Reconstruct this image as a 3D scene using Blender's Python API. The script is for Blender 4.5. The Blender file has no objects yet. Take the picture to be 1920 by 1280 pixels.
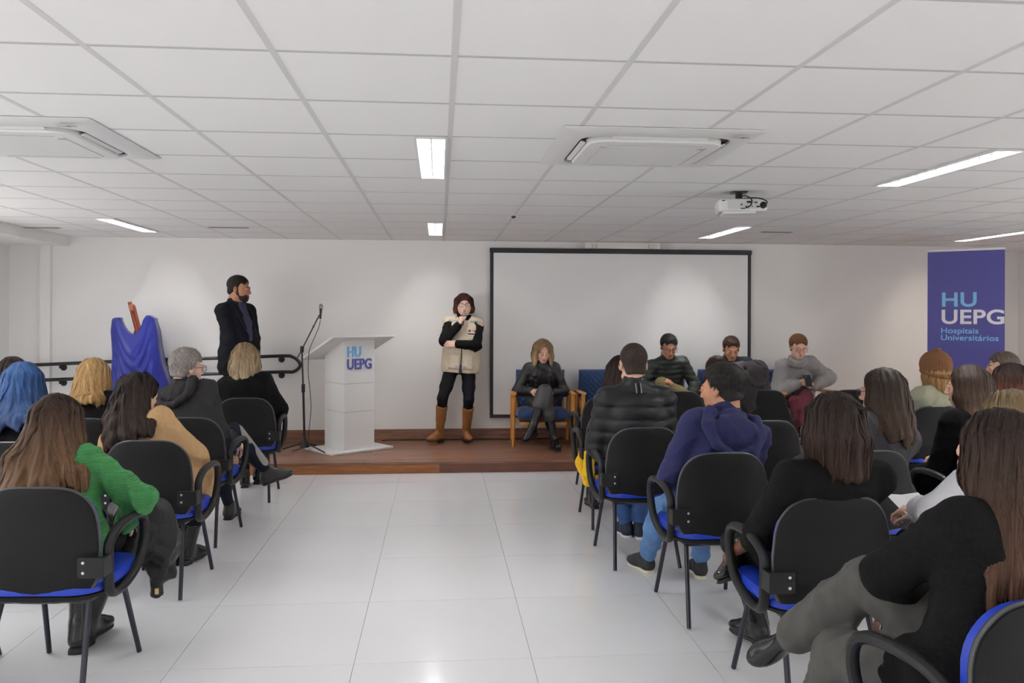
import bpy, bmesh, math, random
import numpy as np
from mathutils import Vector, Matrix, Euler

# ------------------------------------------------------------------ camera, world, light, exposure
FPX, CY, YAW, ROLL, CAMH = 1548.7, 589.4, 0.0875, 0.0031, 1.57     # solved from the floor and ceiling joints
SC = bpy.context.scene
COL = SC.collection
cam_data = bpy.data.cameras.new('camera')
cam_data.sensor_width = 36.0
cam_data.lens = FPX / 1920 * 36
cam_data.shift_y = -(640 - CY) / 1920
cam_data.clip_start = 0.05
cam = bpy.data.objects.new('camera', cam_data)
COL.objects.link(cam)
cam.matrix_world = Matrix.Translation((0, 0, CAMH)) @ Matrix.Rotation(-YAW, 4, 'Z') @ Matrix.Rotation(math.pi / 2, 4, 'X') @ Matrix.Rotation(ROLL, 4, 'Z')
SC.camera = cam
SC.view_settings.view_transform = 'Standard'
SC.view_settings.look = 'None'
SC.view_settings.gamma = 1.0
SC.view_settings.use_curve_mapping = False
SC.view_settings.exposure = -0.30
SC.cycles.max_bounces = 6; SC.cycles.diffuse_bounces = 5; SC.cycles.glossy_bounces = 2; SC.cycles.transmission_bounces = 2; SC.cycles.transparent_max_bounces = 6
SC.cycles.adaptive_threshold = 0.03; SC.cycles.caustics_reflective = False; SC.cycles.caustics_refractive = False
LAMP_POWER = 115.0
world = bpy.data.worlds.new('world')
SC.world = world
world.use_nodes = True
world.node_tree.nodes['Background'].inputs[0].default_value = (1.0, 0.985, 0.97, 1)
world.node_tree.nodes['Background'].inputs[1].default_value = 5.0

# ------------------------------------------------------------------ room measures (metres)
CEIL = 2.425
TX, TY, TX0, TY0 = 0.5927, 0.6205, -1.138, 2.128      # ceiling grid
FT, FX0, FY0 = 0.8022, -0.378, 3.754                  # floor tiles
WALL_Y, STAGE_Y, STAGE_Z = 9.66, 8.20, 0.113
LEFT_X, RIGHT_X, REAR_Y = -4.78, 7.15, -4.5

def ray(px, py):
    u = (px - 960) / FPX; v = (py - CY) / FPX
    c, s = math.cos(-ROLL), math.sin(-ROLL)
    u, v = u * c - v * s, u * s + v * c
    c, s = math.cos(YAW), math.sin(YAW)
    return (c * u + s, -s * u + c, -v)
def at_z(px, py, z):
    r = ray(px, py); k = (z - CAMH) / r[2]
    return np.array([k * r[0], k * r[1], z])
def at_y(px, py, y):
    r = ray(px, py); k = y / r[1]
    return np.array([k * r[0], y, CAMH + k * r[2]])
def at_d(px, py, d):
    r = ray(px, py); k = d / (math.sin(YAW) * r[0] + math.cos(YAW) * r[1])
    return np.array([k * r[0], k * r[1], CAMH + k * r[2]])

# ------------------------------------------------------------------ materials
MATS = {}
def mat(name, col, rough=0.6, metal=0.0, var=0.0, vscale=8.0, bump=0.0, bscale=60.0, stretch=(1, 1, 1), spec=0.5,
        coat=0.0, sheen=0.0, col2=None, emit=None, sss=0.0, trans=0.0, kind='noise', detail=4.0, alpha=1.0):
    if name in MATS: return MATS[name]
    m = bpy.data.materials.new(name); m.use_nodes = True
    nt = m.node_tree; b = nt.nodes['Principled BSDF']
    b.inputs['Base Color'].default_value = (*col, 1)
    b.inputs['Roughness'].default_value = rough
    b.inputs['Metallic'].default_value = metal
    b.inputs['Specular IOR Level'].default_value = spec
    b.inputs['Coat Weight'].default_value = coat
    b.inputs['Sheen Weight'].default_value = sheen
    if trans: b.inputs['Transmission Weight'].default_value = trans
    if alpha < 1: b.inputs['Alpha'].default_value = alpha
    if sss:
        b.inputs['Subsurface Weight'].default_value = sss
        b.inputs['Subsurface Radius'].default_value = (0.01, 0.004, 0.002)
    if emit:
        b.inputs['Emission Color'].default_value = (*emit[0], 1)
        b.inputs['Emission Strength'].default_value = emit[1]
    tc = nt.nodes.new('ShaderNodeTexCoord'); mp = nt.nodes.new('ShaderNodeMapping')
    mp.inputs['Scale'].default_value = stretch
    nt.links.new(tc.outputs['Object'], mp.inputs['Vector'])
    if var or col2:
        n = nt.nodes.new('ShaderNodeTexNoise'); n.inputs['Scale'].default_value = vscale; n.inputs['Detail'].default_value = detail
        nt.links.new(mp.outputs[0], n.inputs['Vector'])
        r = nt.nodes.new('ShaderNodeValToRGB')
        c2 = col2 or tuple(min(1, c * (1 + var)) for c in col)
        c1 = col if col2 else tuple(c * (1 - var) for c in col)
        r.color_ramp.elements[0].position = 0.32; r.color_ramp.elements[1].position = 0.68
        r.color_ramp.elements[0].color = (*c1, 1); r.color_ramp.elements[1].color = (*c2, 1)
        nt.links.new(n.outputs['Fac'], r.inputs[0]); nt.links.new(r.outputs[0], b.inputs['Base Color'])
    if bump:
        if kind == 'noise':
            n2 = nt.nodes.new('ShaderNodeTexNoise'); n2.inputs['Scale'].default_value = bscale; n2.inputs['Detail'].default_value = 3
        elif kind == 'wave':
            n2 = nt.nodes.new('ShaderNodeTexWave'); n2.inputs['Scale'].default_value = bscale; n2.inputs['Distortion'].default_value = 1.2
            n2.bands_direction = 'Z'
        else:
            n2 = nt.nodes.new('ShaderNodeTexVoronoi'); n2.inputs['Scale'].default_value = bscale
        nt.links.new(mp.outputs[0], n2.inputs['Vector'])
        bp = nt.nodes.new('ShaderNodeBump'); bp.inputs['Strength'].default_value = bump; bp.inputs['Distance'].default_value = 0.004
        nt.links.new(n2.outputs[0], bp.inputs['Height']); nt.links.new(bp.outputs[0], b.inputs['Normal'])
    MATS[name] = m
    return m

def srgb(r, g, b):
    f = lambda c: (c / 255 / 12.92) if c / 255 <= 0.04045 else ((c / 255 + 0.055) / 1.055) ** 2.4
    return (f(r), f(g), f(b))

def hair_mat(name, root, tip, rough=0.52):
    """strand colour: 'hc'.r is a strand's own random tone, 'hc'.g how far along the strand"""
    if name in MATS: return MATS[name]
    m = bpy.data.materials.new(name); m.use_nodes = True
    nt = m.node_tree; b = nt.nodes['Principled BSDF']
    b.inputs['Roughness'].default_value = rough; b.inputs['Specular IOR Level'].default_value = 0.24
    at = nt.nodes.new('ShaderNodeAttribute'); at.attribute_name = 'hc'
    sp = nt.nodes.new('ShaderNodeSeparateColor'); nt.links.new(at.outputs['Color'], sp.inputs[0])
    mx = nt.nodes.new('ShaderNodeMix'); mx.data_type = 'RGBA'
    mx.inputs[6].default_value = (*root, 1); mx.inputs[7].default_value = (*tip, 1)
    nt.links.new(sp.outputs[1], mx.inputs[0])
    mul = nt.nodes.new('ShaderNodeMix'); mul.data_type = 'RGBA'; mul.blend_type = 'MULTIPLY'; mul.inputs[0].default_value = 1
    rr = nt.nodes.new('ShaderNodeValToRGB')
    rr.color_ramp.elements[0].color = (0.45, 0.42, 0.40, 1); rr.color_ramp.elements[1].color = (1.32, 1.28, 1.24, 1)
    nt.links.new(sp.outputs[0], rr.inputs[0])
    nt.links.new(mx.outputs[2], mul.inputs[6]); nt.links.new(rr.outputs[0], mul.inputs[7])
    nt.links.new(mul.outputs[2], b.inputs['Base Color'])
    tc = nt.nodes.new('ShaderNodeTexCoord'); mp = nt.nodes.new('ShaderNodeMapping'); mp.inputs['Scale'].default_value = (1, 1, .12)
    nz = nt.nodes.new('ShaderNodeTexNoise'); nz.inputs['Scale'].default_value = 420; nz.inputs['Detail'].default_value = 2
    bp = nt.nodes.new('ShaderNodeBump'); bp.inputs['Strength'].default_value = .4; bp.inputs['Distance'].default_value = .004
    nt.links.new(tc.outputs['Object'], mp.inputs[0]); nt.links.new(mp.outputs[0], nz.inputs['Vector']); nt.links.new(nz.outputs[0], bp.inputs['Height']); nt.links.new(bp.outputs[0], b.inputs['Normal'])
    MATS[name] = m
    return m

# ------------------------------------------------------------------ object helpers
def tag(o, label=None, cat=None, group=None, kind=None):
    if label: o['label'] = label
    if cat: o['category'] = cat
    if group: o['group'] = group
    if kind: o['kind'] = kind
    return o
def empty(name, loc=(0, 0, 0), rz=0.0, parent=None):
    o = bpy.data.objects.new(name, None); o.empty_display_size = 0.1
    COL.objects.link(o); o.location = loc; o.rotation_euler = (0, 0, rz)
    if parent: o.parent = parent
    return o
def link_mesh(name, me, parent=None, loc=None):
    o = bpy.data.objects.new(name, me); COL.objects.link(o)
    if parent: o.parent = parent
    if loc is not None: o.location = loc
    return o
def copy_tree(o, parent=None):
    c = o.copy(); COL.objects.link(c); c.parent = parent
    for ch in list(o.children): copy_tree(ch, c)
    return c

def np_mesh(name, verts, faces, material=None, smooth=True):
    """faces: (n,4) or (n,3) int array"""
    me = bpy.data.meshes.new(name)
    verts = np.asarray(verts, np.float32); faces = np.asarray(faces, np.int32)
    k = faces.shape[1]
    me.vertices.add(len(verts)); me.vertices.foreach_set('co', verts.ravel())
    me.loops.add(faces.size); me.loops.foreach_set('vertex_index', faces.ravel())
    me.polygons.add(len(faces))
    me.polygons.foreach_set('loop_start', np.arange(len(faces), dtype=np.int32) * k)
    if smooth: me.polygons.foreach_set('use_smooth', np.ones(len(faces), bool))
    me.update(calc_edges=True)
    if material: me.materials.append(material)
    return me

class MB:
    """collects shapes of ONE part"""
    def __init__(s): s.v = []; s.f = []
    def _add(s, vs, fs, M=None):
        o = len(s.v)
        for p in vs:
            p = Vector(p)
            s.v.append(tuple(M @ p if M is not None else p))
        s.f += [tuple(i + o for i in f) for f in fs]
        return s
    def box(s, c, d, M=None):
        x, y, z = c; a, b, e = d[0] / 2, d[1] / 2, d[2] / 2
        vs = [(x + i * a, y + j * b, z + k * e) for i in (-1, 1) for j in (-1, 1) for k in (-1, 1)]
        return s._add(vs, [(0, 1, 3, 2), (4, 6, 7, 5), (0, 4, 5, 1), (2, 3, 7, 6), (0, 2, 6, 4), (1, 5, 7, 3)], M)
    def loft(s, rings, cap=True, closed=True, M=None):
        n = len(rings[0]); vs = [p for r in rings for p in r]; fs = []
        for i in range(len(rings) - 1):
            for j in range(n if closed else n - 1):
                a = i * n + j; b = i * n + (j + 1) % n
                fs.append((a, b, b + n, a + n))
        if cap:
            fs.append(tuple(range(n))[::-1]); fs.append(tuple((len(rings) - 1) * n + j for j in range(n)))
        return s._add(vs, fs, M)
    def rbox(s, c, d, r=0.01, ch=0.004, n=4, M=None):
        """box with rounded vertical corners and chamfered top and bottom edges"""
        w, l, h = d
        def ring(ins, z):
            pts = []; rr = max(r - ins, 0.0005)
            for qx, qy, a0 in ((1, 1, 0), (-1, 1, 90), (-1, -1, 180), (1, -1, 270)):
                for k in range(n + 1):
                    a = math.radians(a0 + 90 * k / n)
                    pts.append((c[0] + qx * (w / 2 - ins - rr) + rr * math.cos(a), c[1] + qy * (l / 2 - ins - rr) + rr * math.sin(a), c[2] + z))
            return pts
        return s.loft([ring(ch, -h / 2), ring(0, -h / 2 + ch), ring(0, h / 2 - ch), ring(ch, h / 2)], M=M)
    def tube(s, pts, r, n=8, cap=True, closed=False, M=None, flat=1.0, up=None):
        pts = [Vector(p) for p in pts]; N = len(pts)
        rs = r if isinstance(r, (list, tuple)) else [r] * N
        rings = []; ref = Vector(up) if up else None; prev = None
        for i in range(N):
            if closed: t = pts[(i + 1) % N] - pts[i - 1]
            else: t = pts[min(i + 1, N - 1)] - pts[max(i - 1, 0)]
            t.normalize()
            if ref is not None: u = ref
            elif prev is not None: u = prev
            else: u = Vector((0, 0, 1)) if abs(t.z) < 0.9 else Vector((1, 0, 0))
            a = u - t * u.dot(t)
            if a.length < 1e-6: a = t.orthogonal()
            a.normalize(); prev = a; b = t.cross(a)
            rings.append([tuple(pts[i] + (a * math.cos(2 * math.pi * k / n) * flat + b * math.sin(2 * math.pi * k / n)) * rs[i]) for k in range(n)])
        if closed: rings.append(rings[0])
        return s.loft(rings, cap=cap and not closed, M=M)
    def lathe(s, prof, c=(0, 0, 0), n=16, M=None):
        return s.loft([[(c[0] + r * math.cos(2 * math.pi * k / n), c[1] + r * math.sin(2 * math.pi * k / n), c[2] + z) for k in range(n)] for r, z in prof], M=M)
    def ball(s, c, r, n=12, m=8, M=None):
        rx, ry, rz = r if isinstance(r, (tuple, list)) else (r, r, r)
        rings = []
        for i in range(m + 1):
            t = -math.pi / 2 + math.pi * (0.02 + 0.96 * i / m)
            rings.append([(c[0] + rx * math.cos(t) * math.cos(2 * math.pi * k / n), c[1] + ry * math.cos(t) * math.sin(2 * math.pi * k / n), c[2] + rz * math.sin(t)) for k in range(n)])
        return s.loft(rings, M=M)
    def prism(s, poly, z0, z1, M=None):
        """poly in xy"""
        return s.loft([[(x, y, z0) for x, y in poly], [(x, y, z1) for x, y in poly]], M=M)
    def mesh(s, name, material, smooth=35):
        me = bpy.data.meshes.new(name); me.from_pydata(s.v, [], s.f)
        bm = bmesh.new(); bm.from_mesh(me); bmesh.ops.recalc_face_normals(bm, faces=bm.faces); bm.to_mesh(me); bm.free()
        if smooth:
            me.polygons.foreach_set('use_smooth', np.ones(len(me.polygons), bool))
            me.set_sharp_from_angle(angle=math.radians(smooth))
        if material: me.materials.append(material)
        return me
    def build(s, name, material, parent=None, loc=None, smooth=35):
        return link_mesh(name, s.mesh(name, material, smooth), parent, loc)

def smooth_path(pts, n=6, closed=False):
    """Catmull-Rom through pts"""
    P = [np.array(p, float) for p in pts]; out = []; N = len(P)
    for i in range(N if closed else N - 1):
        g = (lambda j: P[j % N]) if closed else (lambda j: P[min(max(j, 0), N - 1)])
        p0, p1, p2, p3 = g(i - 1), g(i), g(i + 1), g(i + 2)
        for k in range(n):
            t = k / n
            out.append(tuple(0.5 * ((2 * p1) + (-p0 + p2) * t + (2 * p0 - 5 * p1 + 4 * p2 - p3) * t * t + (-p0 + 3 * p1 - 3 * p2 + p3) * t ** 3)))
    if not closed: out.append(tuple(P[-1]))
    return out

def text_mesh(name, body, size, material, depth=0.0, bold=0.0, xs=1.0):
    cu = bpy.data.curves.new(name, 'FONT'); cu.body = body; cu.size = size; cu.extrude = depth; cu.offset = bold * size
    cu.space_character = 1.0 + bold * 1.6
    o = bpy.data.objects.new(name, cu); COL.objects.link(o)
    bpy.context.view_layer.update()
    me = bpy.data.meshes.new_from_object(o.evaluated_get(bpy.context.evaluated_depsgraph_get()))
    bpy.data.objects.remove(o); bpy.data.curves.remove(cu)
    me.name = name; me.materials.clear(); me.materials.append(material)
    for v in me.vertices: v.co.x *= xs
    return me
# ------------------------------------------------------------------ the room
M_WALL = mat('wall_paint', (0.90, 0.885, 0.865), 0.75, bump=0.05, bscale=220)
M_CEILT = mat('ceiling_tile', (0.91, 0.90, 0.89), 0.85, bump=0.12, bscale=260)
M_TBAR = mat('ceiling_bar', (0.70, 0.69, 0.68), 0.55)
WIN_Z0, WIN_Z1 = .55, 2.3
M_PLENUM = mat('plenum', (0.3, 0.3, 0.3), 0.9)
M_FLOOR = mat('porcelain', (0.83, 0.835, 0.85), 0.17, var=0.015, vscale=1.2, spec=0.5)
M_GROUT = mat('grout', (0.42, 0.42, 0.42), 0.9)
M_WHITE = mat('white_plastic', (0.80, 0.80, 0.79), 0.4)
M_BLACKP = mat('black_plastic', (0.012, 0.012, 0.0125), 0.45, bump=0.08, bscale=300, spec=.35)
M_BLACKM = mat('black_metal', (0.012, 0.012, 0.014), 0.35, spec=0.5)
M_STEEL = mat('steel', (0.6, 0.6, 0.62), 0.3, metal=1.0)

def wood_mat(name, c1, c2, rough, tone=0.35, grain=(1.2, 14, 14)):
    m = bpy.data.materials.new(name); m.use_nodes = True; MATS[name] = m
    nt = m.node_tree; b = nt.nodes['Principled BSDF']; b.inputs['Roughness'].default_value = rough
    tc = nt.nodes.new('ShaderNodeTexCoord'); mp = nt.nodes.new('ShaderNodeMapping'); mp.inputs['Scale'].default_value = grain
    oi = nt.nodes.new('ShaderNodeObjectInfo')
    ad = nt.nodes.new('ShaderNodeVectorMath'); ad.operation = 'ADD'
    sc = nt.nodes.new('ShaderNodeMath'); sc.operation = 'MULTIPLY'; sc.inputs[1].default_value = 37
    nt.links.new(oi.outputs['Random'], sc.inputs[0])
    nt.links.new(tc.outputs['Object'], ad.inputs[0]); nt.links.new(sc.outputs[0], ad.inputs[1]); nt.links.new(ad.outputs[0], mp.inputs[0])
    n = nt.nodes.new('ShaderNodeTexNoise'); n.inputs['Scale'].default_value = 3; n.inputs['Detail'].default_value = 7; n.inputs['Roughness'].default_value = 0.6
    nt.links.new(mp.outputs[0], n.inputs['Vector'])
    r = nt.nodes.new('ShaderNodeValToRGB'); r.color_ramp.elements[0].position = 0.3; r.color_ramp.elements[1].position = 0.72
    r.color_ramp.elements[0].color = (*c1, 1); r.color_ramp.elements[1].color = (*c2, 1)
    nt.links.new(n.outputs[0], r.inputs[0])
    mr = nt.nodes.new('ShaderNodeMapRange'); mr.inputs[3].default_value = 1 - tone; mr.inputs[4].default_value = 1 + tone
    nt.links.new(oi.outputs['Random'], mr.inputs[0])
    mul = nt.nodes.new('ShaderNodeVectorMath'); mul.operation = 'SCALE'
    nt.links.new(r.outputs[0], mul.inputs[0]); nt.links.new(mr.outputs[0], mul.inputs[3]); nt.links.new(mul.outputs[0], b.inputs['Base Color'])
    bp = nt.nodes.new('ShaderNodeBump'); bp.inputs['Strength'].default_value = 0.1; bp.inputs['Distance'].default_value = 0.002
    nt.links.new(n.outputs[0], bp.inputs['Height']); nt.links.new(bp.outputs[0], b.inputs['Normal'])
    return m
M_DECK = wood_mat('stage_wood', srgb(106, 72, 56), srgb(156, 114, 92), 0.33, 0.18)
M_DECKL = wood_mat('stage_edge_wood', srgb(126, 82, 58), srgb(170, 122, 92), 0.33, 0.1)
M_FASC = wood_mat('fascia_wood_tan', srgb(134, 82, 44), srgb(176, 114, 66), 0.4, 0.05)
M_FASC2 = wood_mat('fascia_wood_red', srgb(96, 56, 44), srgb(126, 80, 64), 0.4, 0.05)
M_PINE = wood_mat('honey_wood', srgb(196, 128, 52), srgb(226, 162, 80), 0.42, 0.06, (6, 6, 1.0))

def struct(name, mb, m, smooth=0, loc=None):
    o = mb.build(name, m, None, loc, smooth=smooth); o['kind'] = 'structure'; return o

# floor: porcelain tiles, each its own piece, on a grout bed
fl = struct('floor', MB().box(((LEFT_X + RIGHT_X) / 2, (REAR_Y + WALL_Y) / 2, -0.06), (RIGHT_X - LEFT_X, WALL_Y - REAR_Y, 0.1)), M_GROUT)
fl.location.z = 0.0045
tile_me = MB().box((0, 0, -0.003), (FT - 0.003, FT - 0.003, 0.006)).mesh('floor_tile', M_FLOOR, 0)
mb_rest = MB()
i0 = math.floor((LEFT_X - FX0) / FT); i1 = math.ceil((RIGHT_X - FX0) / FT)
for j in range(-11, 6):
    for i in range(i0, i1):
        cx, cy = FX0 + (i + 0.5) * FT, FY0 + (j + 0.5) * FT
        a, b_ = max(cx - FT / 2 + .0015, LEFT_X), min(cx + FT / 2 - .0015, RIGHT_X)
        y1 = min(cy + FT / 2 - .0015, STAGE_Y + 0.02)
        if cy < 1.6 or cy > STAGE_Y:
            if cy < STAGE_Y + .4: mb_rest.box(((a + b_) / 2, (cy - FT / 2 + y1) / 2, -0.003), (b_ - a, y1 - cy + FT / 2 - .003, 0.006))
        elif a > cx - FT / 2 + .002 or b_ < cx + FT / 2 - .002 or y1 < cy + FT / 2 - .01:
            link_mesh('floor_tile', MB().box(((a + b_) / 2 - cx, (cy - FT / 2 + .0015 + y1) / 2 - cy, -0.003), (b_ - a, y1 - cy + FT / 2 - .0015, 0.006)).mesh('floor_tile', M_FLOOR, 0), fl, (cx, cy, -.0045))
        else: link_mesh('floor_tile', tile_me, fl, (cx, cy, -.0045))
o = mb_rest.build('floor_tile_rest', M_FLOOR, fl, (0, 0, -.0045), smooth=0); o['kind'] = 'stuff'

# walls
T = 0.12
struct('wall_back', MB().box(((LEFT_X + RIGHT_X) / 2, WALL_Y + T / 2, 1.3), (RIGHT_X - LEFT_X + 2 * T, T, 2.6)), M_WALL)
struct('wall_rear', MB().box(((LEFT_X + RIGHT_X) / 2, REAR_Y - T / 2, 1.3), (RIGHT_X - LEFT_X + 2 * T, T, 2.6)), M_WALL)
M_GLASS = mat('window_glass', (.95, .97, 1), .03, alpha=.08)
# both side walls stand out of the picture; each gets added, unseen windows to brighten the ceiling
LZ0, LZ1 = .80, 2.28
win_no = [0]
def wall_with_added_windows(name, X, sg, ly):
    mb = MB(); mb.box((X + sg * T / 2, (REAR_Y + WALL_Y) / 2, LZ0 / 2), (T, WALL_Y - REAR_Y, LZ0)); mb.box((X + sg * T / 2, (REAR_Y + WALL_Y) / 2, (LZ1 + 2.6) / 2), (T, WALL_Y - REAR_Y, 2.6 - LZ1))
    piers = [(REAR_Y, ly[0])] + [(y - .15, y + .15) for y in ly[1:-1]] + [(ly[-1], WALL_Y)]
    for a, b in piers: mb.box((X + sg * T / 2, (a + b) / 2, (LZ0 + LZ1) / 2), (T, b - a, LZ1 - LZ0))
    struct(name, mb, M_WALL)
    for i in range(len(ly) - 1):
        a, b = piers[i][1], piers[i + 1][0]; win_no[0] += 1
        wd = struct('window_%d' % win_no[0], MB().box((X + sg * .06, (a + b) / 2, (LZ0 + LZ1) / 2), (.006, b - a, LZ1 - LZ0)), M_GLASS)
        fr = MB()
        for z in (LZ0 + .02, LZ1 - .02): fr.box((X + sg * .06, (a + b) / 2, z), (.05, b - a, .04))
        for y in (a + .02, (a + b) / 2, b - .02): fr.box((X + sg * .06, y, (LZ0 + LZ1) / 2), (.05, .04, LZ1 - LZ0))
        fr.build('window_frame', M_WHITE, wd, smooth=0)
        pl = bpy.data.lights.new('window_portal', 'AREA'); pl.shape = 'RECTANGLE'; pl.size = LZ1 - LZ0; pl.size_y = b - a; pl.cycles.is_portal = True
        po = bpy.data.objects.new('window_portal', pl); COL.objects.link(po); po.location = (X + sg * .1, (a + b) / 2, (LZ0 + LZ1) / 2); po.rotation_euler = (0, math.radians(90 * sg), 0); po.parent = wd
wall_with_added_windows('wall_left', LEFT_X, -1, [-3.6, -0.8, 2.0, 4.8, 7.6])
wall_with_added_windows('wall_right', RIGHT_X, 1, [-3.6, -0.6, 2.4, 5.4])
# boxed-in pilaster in the corner and the dropped bulkheads along both sides
struct('trim_1', MB().box((-4.372, WALL_Y - 0.03, CEIL / 2), (0.105, 0.06, CEIL)), M_WALL)
struct('trim_2', MB().box(((LEFT_X - 4.138) / 2, (REAR_Y + WALL_Y) / 2, 2.40), (-4.138 - LEFT_X, WALL_Y - REAR_Y, 0.155)), M_WALL)
struct('trim_3', MB().box(((RIGHT_X + 6.67) / 2, (REAR_Y + WALL_Y) / 2, 2.43), (RIGHT_X - 6.67, WALL_Y - REAR_Y, 0.13)), M_WALL)

# ceiling
lamps_xy = [(TX0 + k * TX, TY0 + r * TY) for k in (-3, 2, 7, 12) for r in (-9, -3, 3, 9)]
holes = [(x - 0.170, x - 0.014, y + 0.012, y + 2 * TY - 0.05) for x, y in lamps_xy]
def minus(rects, h):
    out = []
    for (a, b, c, d) in rects:
        x0, x1, y0, y1 = max(a, h[0]), min(b, h[1]), max(c, h[2]), min(d, h[3])
        if x0 >= x1 or y0 >= y1: out.append((a, b, c, d)); continue
        if c < y0: out.append((a, b, c, y0))
        if y1 < d: out.append((a, b, y1, d))
        if a < x0: out.append((a, x0, y0, y1))
        if x1 < b: out.append((x1, b, y0, y1))
    return [r for r in out if r[1] - r[0] > 1e-4 and r[3] - r[2] > 1e-4]
ce = struct('ceiling', MB().box(((LEFT_X + RIGHT_X) / 2, (REAR_Y + WALL_Y) / 2, CEIL + 0.17), (RIGHT_X - LEFT_X, WALL_Y - REAR_Y, 0.04)), M_PLENUM)
ctile = MB().box((0, 0, 0.0085), (TX - 0.004, TY - 0.004, 0.014)).mesh('ceiling_tile', M_CEILT, 0)
CX0, CX1 = -4.138, 6.67
rest = MB()
for j in range(-12, 13):
    for i in range(-6, 14):
        a, b = TX0 + i * TX + .002, TX0 + (i + 1) * TX - .002; c, d = TY0 + j * TY + .002, TY0 + (j + 1) * TY - .002
        a2, b2, c2, d2 = max(a, CX0), min(b, CX1), max(c, REAR_Y), min(d, WALL_Y)
        if a2 >= b2 or c2 >= d2: continue
        rects = [(a2, b2, c2, d2)]
        for h in holes: rects = minus(rects, h)
        if j < -1:
            for (p, q, r, s) in rects: rest.box(((p + q) / 2, (r + s) / 2, CEIL + 0.0085), (q - p, s - r, 0.014))
        elif rects == [(a, b, c, d)]: link_mesh('ceiling_tile', ctile, ce, ((a + b) / 2, (c + d) / 2, CEIL))
        elif rects:
            mb = MB(); ox, oy = (a + b) / 2, (c + d) / 2
            for (p, q, r, s) in rects: mb.box(((p + q) / 2 - ox, (r + s) / 2 - oy, 0.0085), (q - p, s - r, 0.014))
            link_mesh('ceiling_tile', mb.mesh('ceiling_tile', M_CEILT, 0), ce, (ox, oy, CEIL))
o = rest.build('ceiling_tile_rest', M_CEILT, ce, smooth=0); o['kind'] = 'stuff'
M_XBAR = mat('ceiling_cross_bar', (0.58, 0.57, 0.56), 0.55)
def bar(name, rect, dz=0.0, m=None):
    rects = [rect]
    for h in holes: rects = minus(rects, h)
    mb = MB(); ox, oy = (rect[0] + rect[1]) / 2, (rect[2] + rect[3]) / 2
    for (p, q, r, s) in rects: mb.box(((p + q) / 2 - ox, (r + s) / 2 - oy, 0.0032 + dz), (q - p, s - r, 0.006))
    mb.build(name, m or M_TBAR, ce, (ox, oy, CEIL), smooth=0)
for i in range(-5, 14):
    x = TX0 + i * TX
    if CX0 < x < CX1: bar('ceiling_runner', (x - .0115, x + .0115, REAR_Y, WALL_Y))
for j in range(-10, 13):
    y = TY0 + j * TY
    if y < WALL_Y: bar('ceiling_cross_bar', (CX0, CX1, y - .010, y + .010), .0006, M_XBAR)

# ------------------------------------------------------------------ recessed fluorescent lamps with louvres
M_TUBE = mat('lit_tube', (1, 1, 1), 0.5, emit=((1.0, 0.99, 0.985), LAMP_POWER))
M_TUBEW = mat('lit_tube_warm', (1, 1, 1), 0.5, emit=((1.0, 0.88, 0.72), LAMP_POWER))
M_REFL = mat('lamp_reflector', (0.88, 0.88, 0.9), 0.35)
M_LOUV = mat('lamp_louvre', (0.06, 0.06, 0.065), 0.35)
LL, LW, LH = 2 * TY - 0.06, 0.15, 0.085
def lamp_parts():
    parts = {}
    t = MB(); z0 = 0.0
    t.box((0, 0, LH), (LW, LL, 0.004)); t.box((-LW / 2, 0, LH / 2), (0.003, LL, LH)); t.box((LW / 2, 0, LH / 2), (0.003, LL, LH))
    t.box((0, -LL / 2, LH / 2), (LW, 0.003, LH)); t.box((0, LL / 2, LH / 2), (LW, 0.003, LH))
    parts['housing'] = t.mesh('housing', M_REFL, 0)
    f = MB(); e = 0.012
    f.box((-LW / 2, 0, -.003), (e, LL + e, .006)); f.box((LW / 2, 0, -.003), (e, LL + e, .006))
    f.box((0, -LL / 2, -.003), (LW, e, .006)); f.box((0, LL / 2, -.003), (LW, e, .006))
    parts['frame'] = f.mesh('frame', M_WHITE, 0)
    parts['tube'] = MB().tube([(0, -LL / 2 + .03, 0), (0, LL / 2 - .03, 0)], 0.013, 8).mesh('tube', M_TUBE, 40)
    parts['tubew'] = MB().tube([(0, -LL / 2 + .03, 0), (0, LL / 2 - .03, 0)], 0.013, 8).mesh('tube', M_TUBEW, 40)
    parts['blade'] = MB().box((0, 0, 0.0), (LW - .006, 0.0025, 0.022)).mesh('louvre_blade', M_LOUV, 0)
    parts['spine'] = MB().box((0, 0, 0.014), (0.003, LL - .006, 0.024)).mesh('louvre_spine', M_LOUV, 0)
    return parts
LP = lamp_parts()
lamp_names = {(2, 3): 'lit louvred ceiling lamp nearest the middle of the ceiling, left of the square air conditioner',
              (2, 9): 'small far lit louvred ceiling lamp above the standing speaker',
              (7, 3): 'long lit louvred ceiling lamp right of the projector',
              (7, 9): 'lit louvred ceiling lamp just beyond and below the projector',
              (-3, 9): 'lit louvred ceiling lamp at far left near the back wall',
              (12, 9): 'lit louvred ceiling lamp over the blue banner at far right'}
for k in (-3, 2, 7, 12):
    for r in (-9, -3, 3, 9):
        x, y = TX0 + k * TX - 0.092, TY0 + (r + 1) * TY - 0.019
        L = empty('ceiling_lamp', (x, y, CEIL - 0.003))
        tag(L, lamp_names.get((k, r), 'lit louvred ceiling lamp outside the picture'), 'ceiling lamp', 'louvred ceiling lamps')
        link_mesh('housing', LP['housing'], L); link_mesh('frame', LP['frame'], L)
        for sx in (-1, 1): link_mesh('fluorescent_tube', LP['tubew' if k == 12 else 'tube'], L, (sx * 0.036, 0, 0.058))
        for q in range(12): link_mesh('louvre_blade', LP['blade'], L, (0, -LL / 2 + LL * (q + 0.5) / 12, 0.013))
        link_mesh('louvre_spine', LP['spine'], L)

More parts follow.
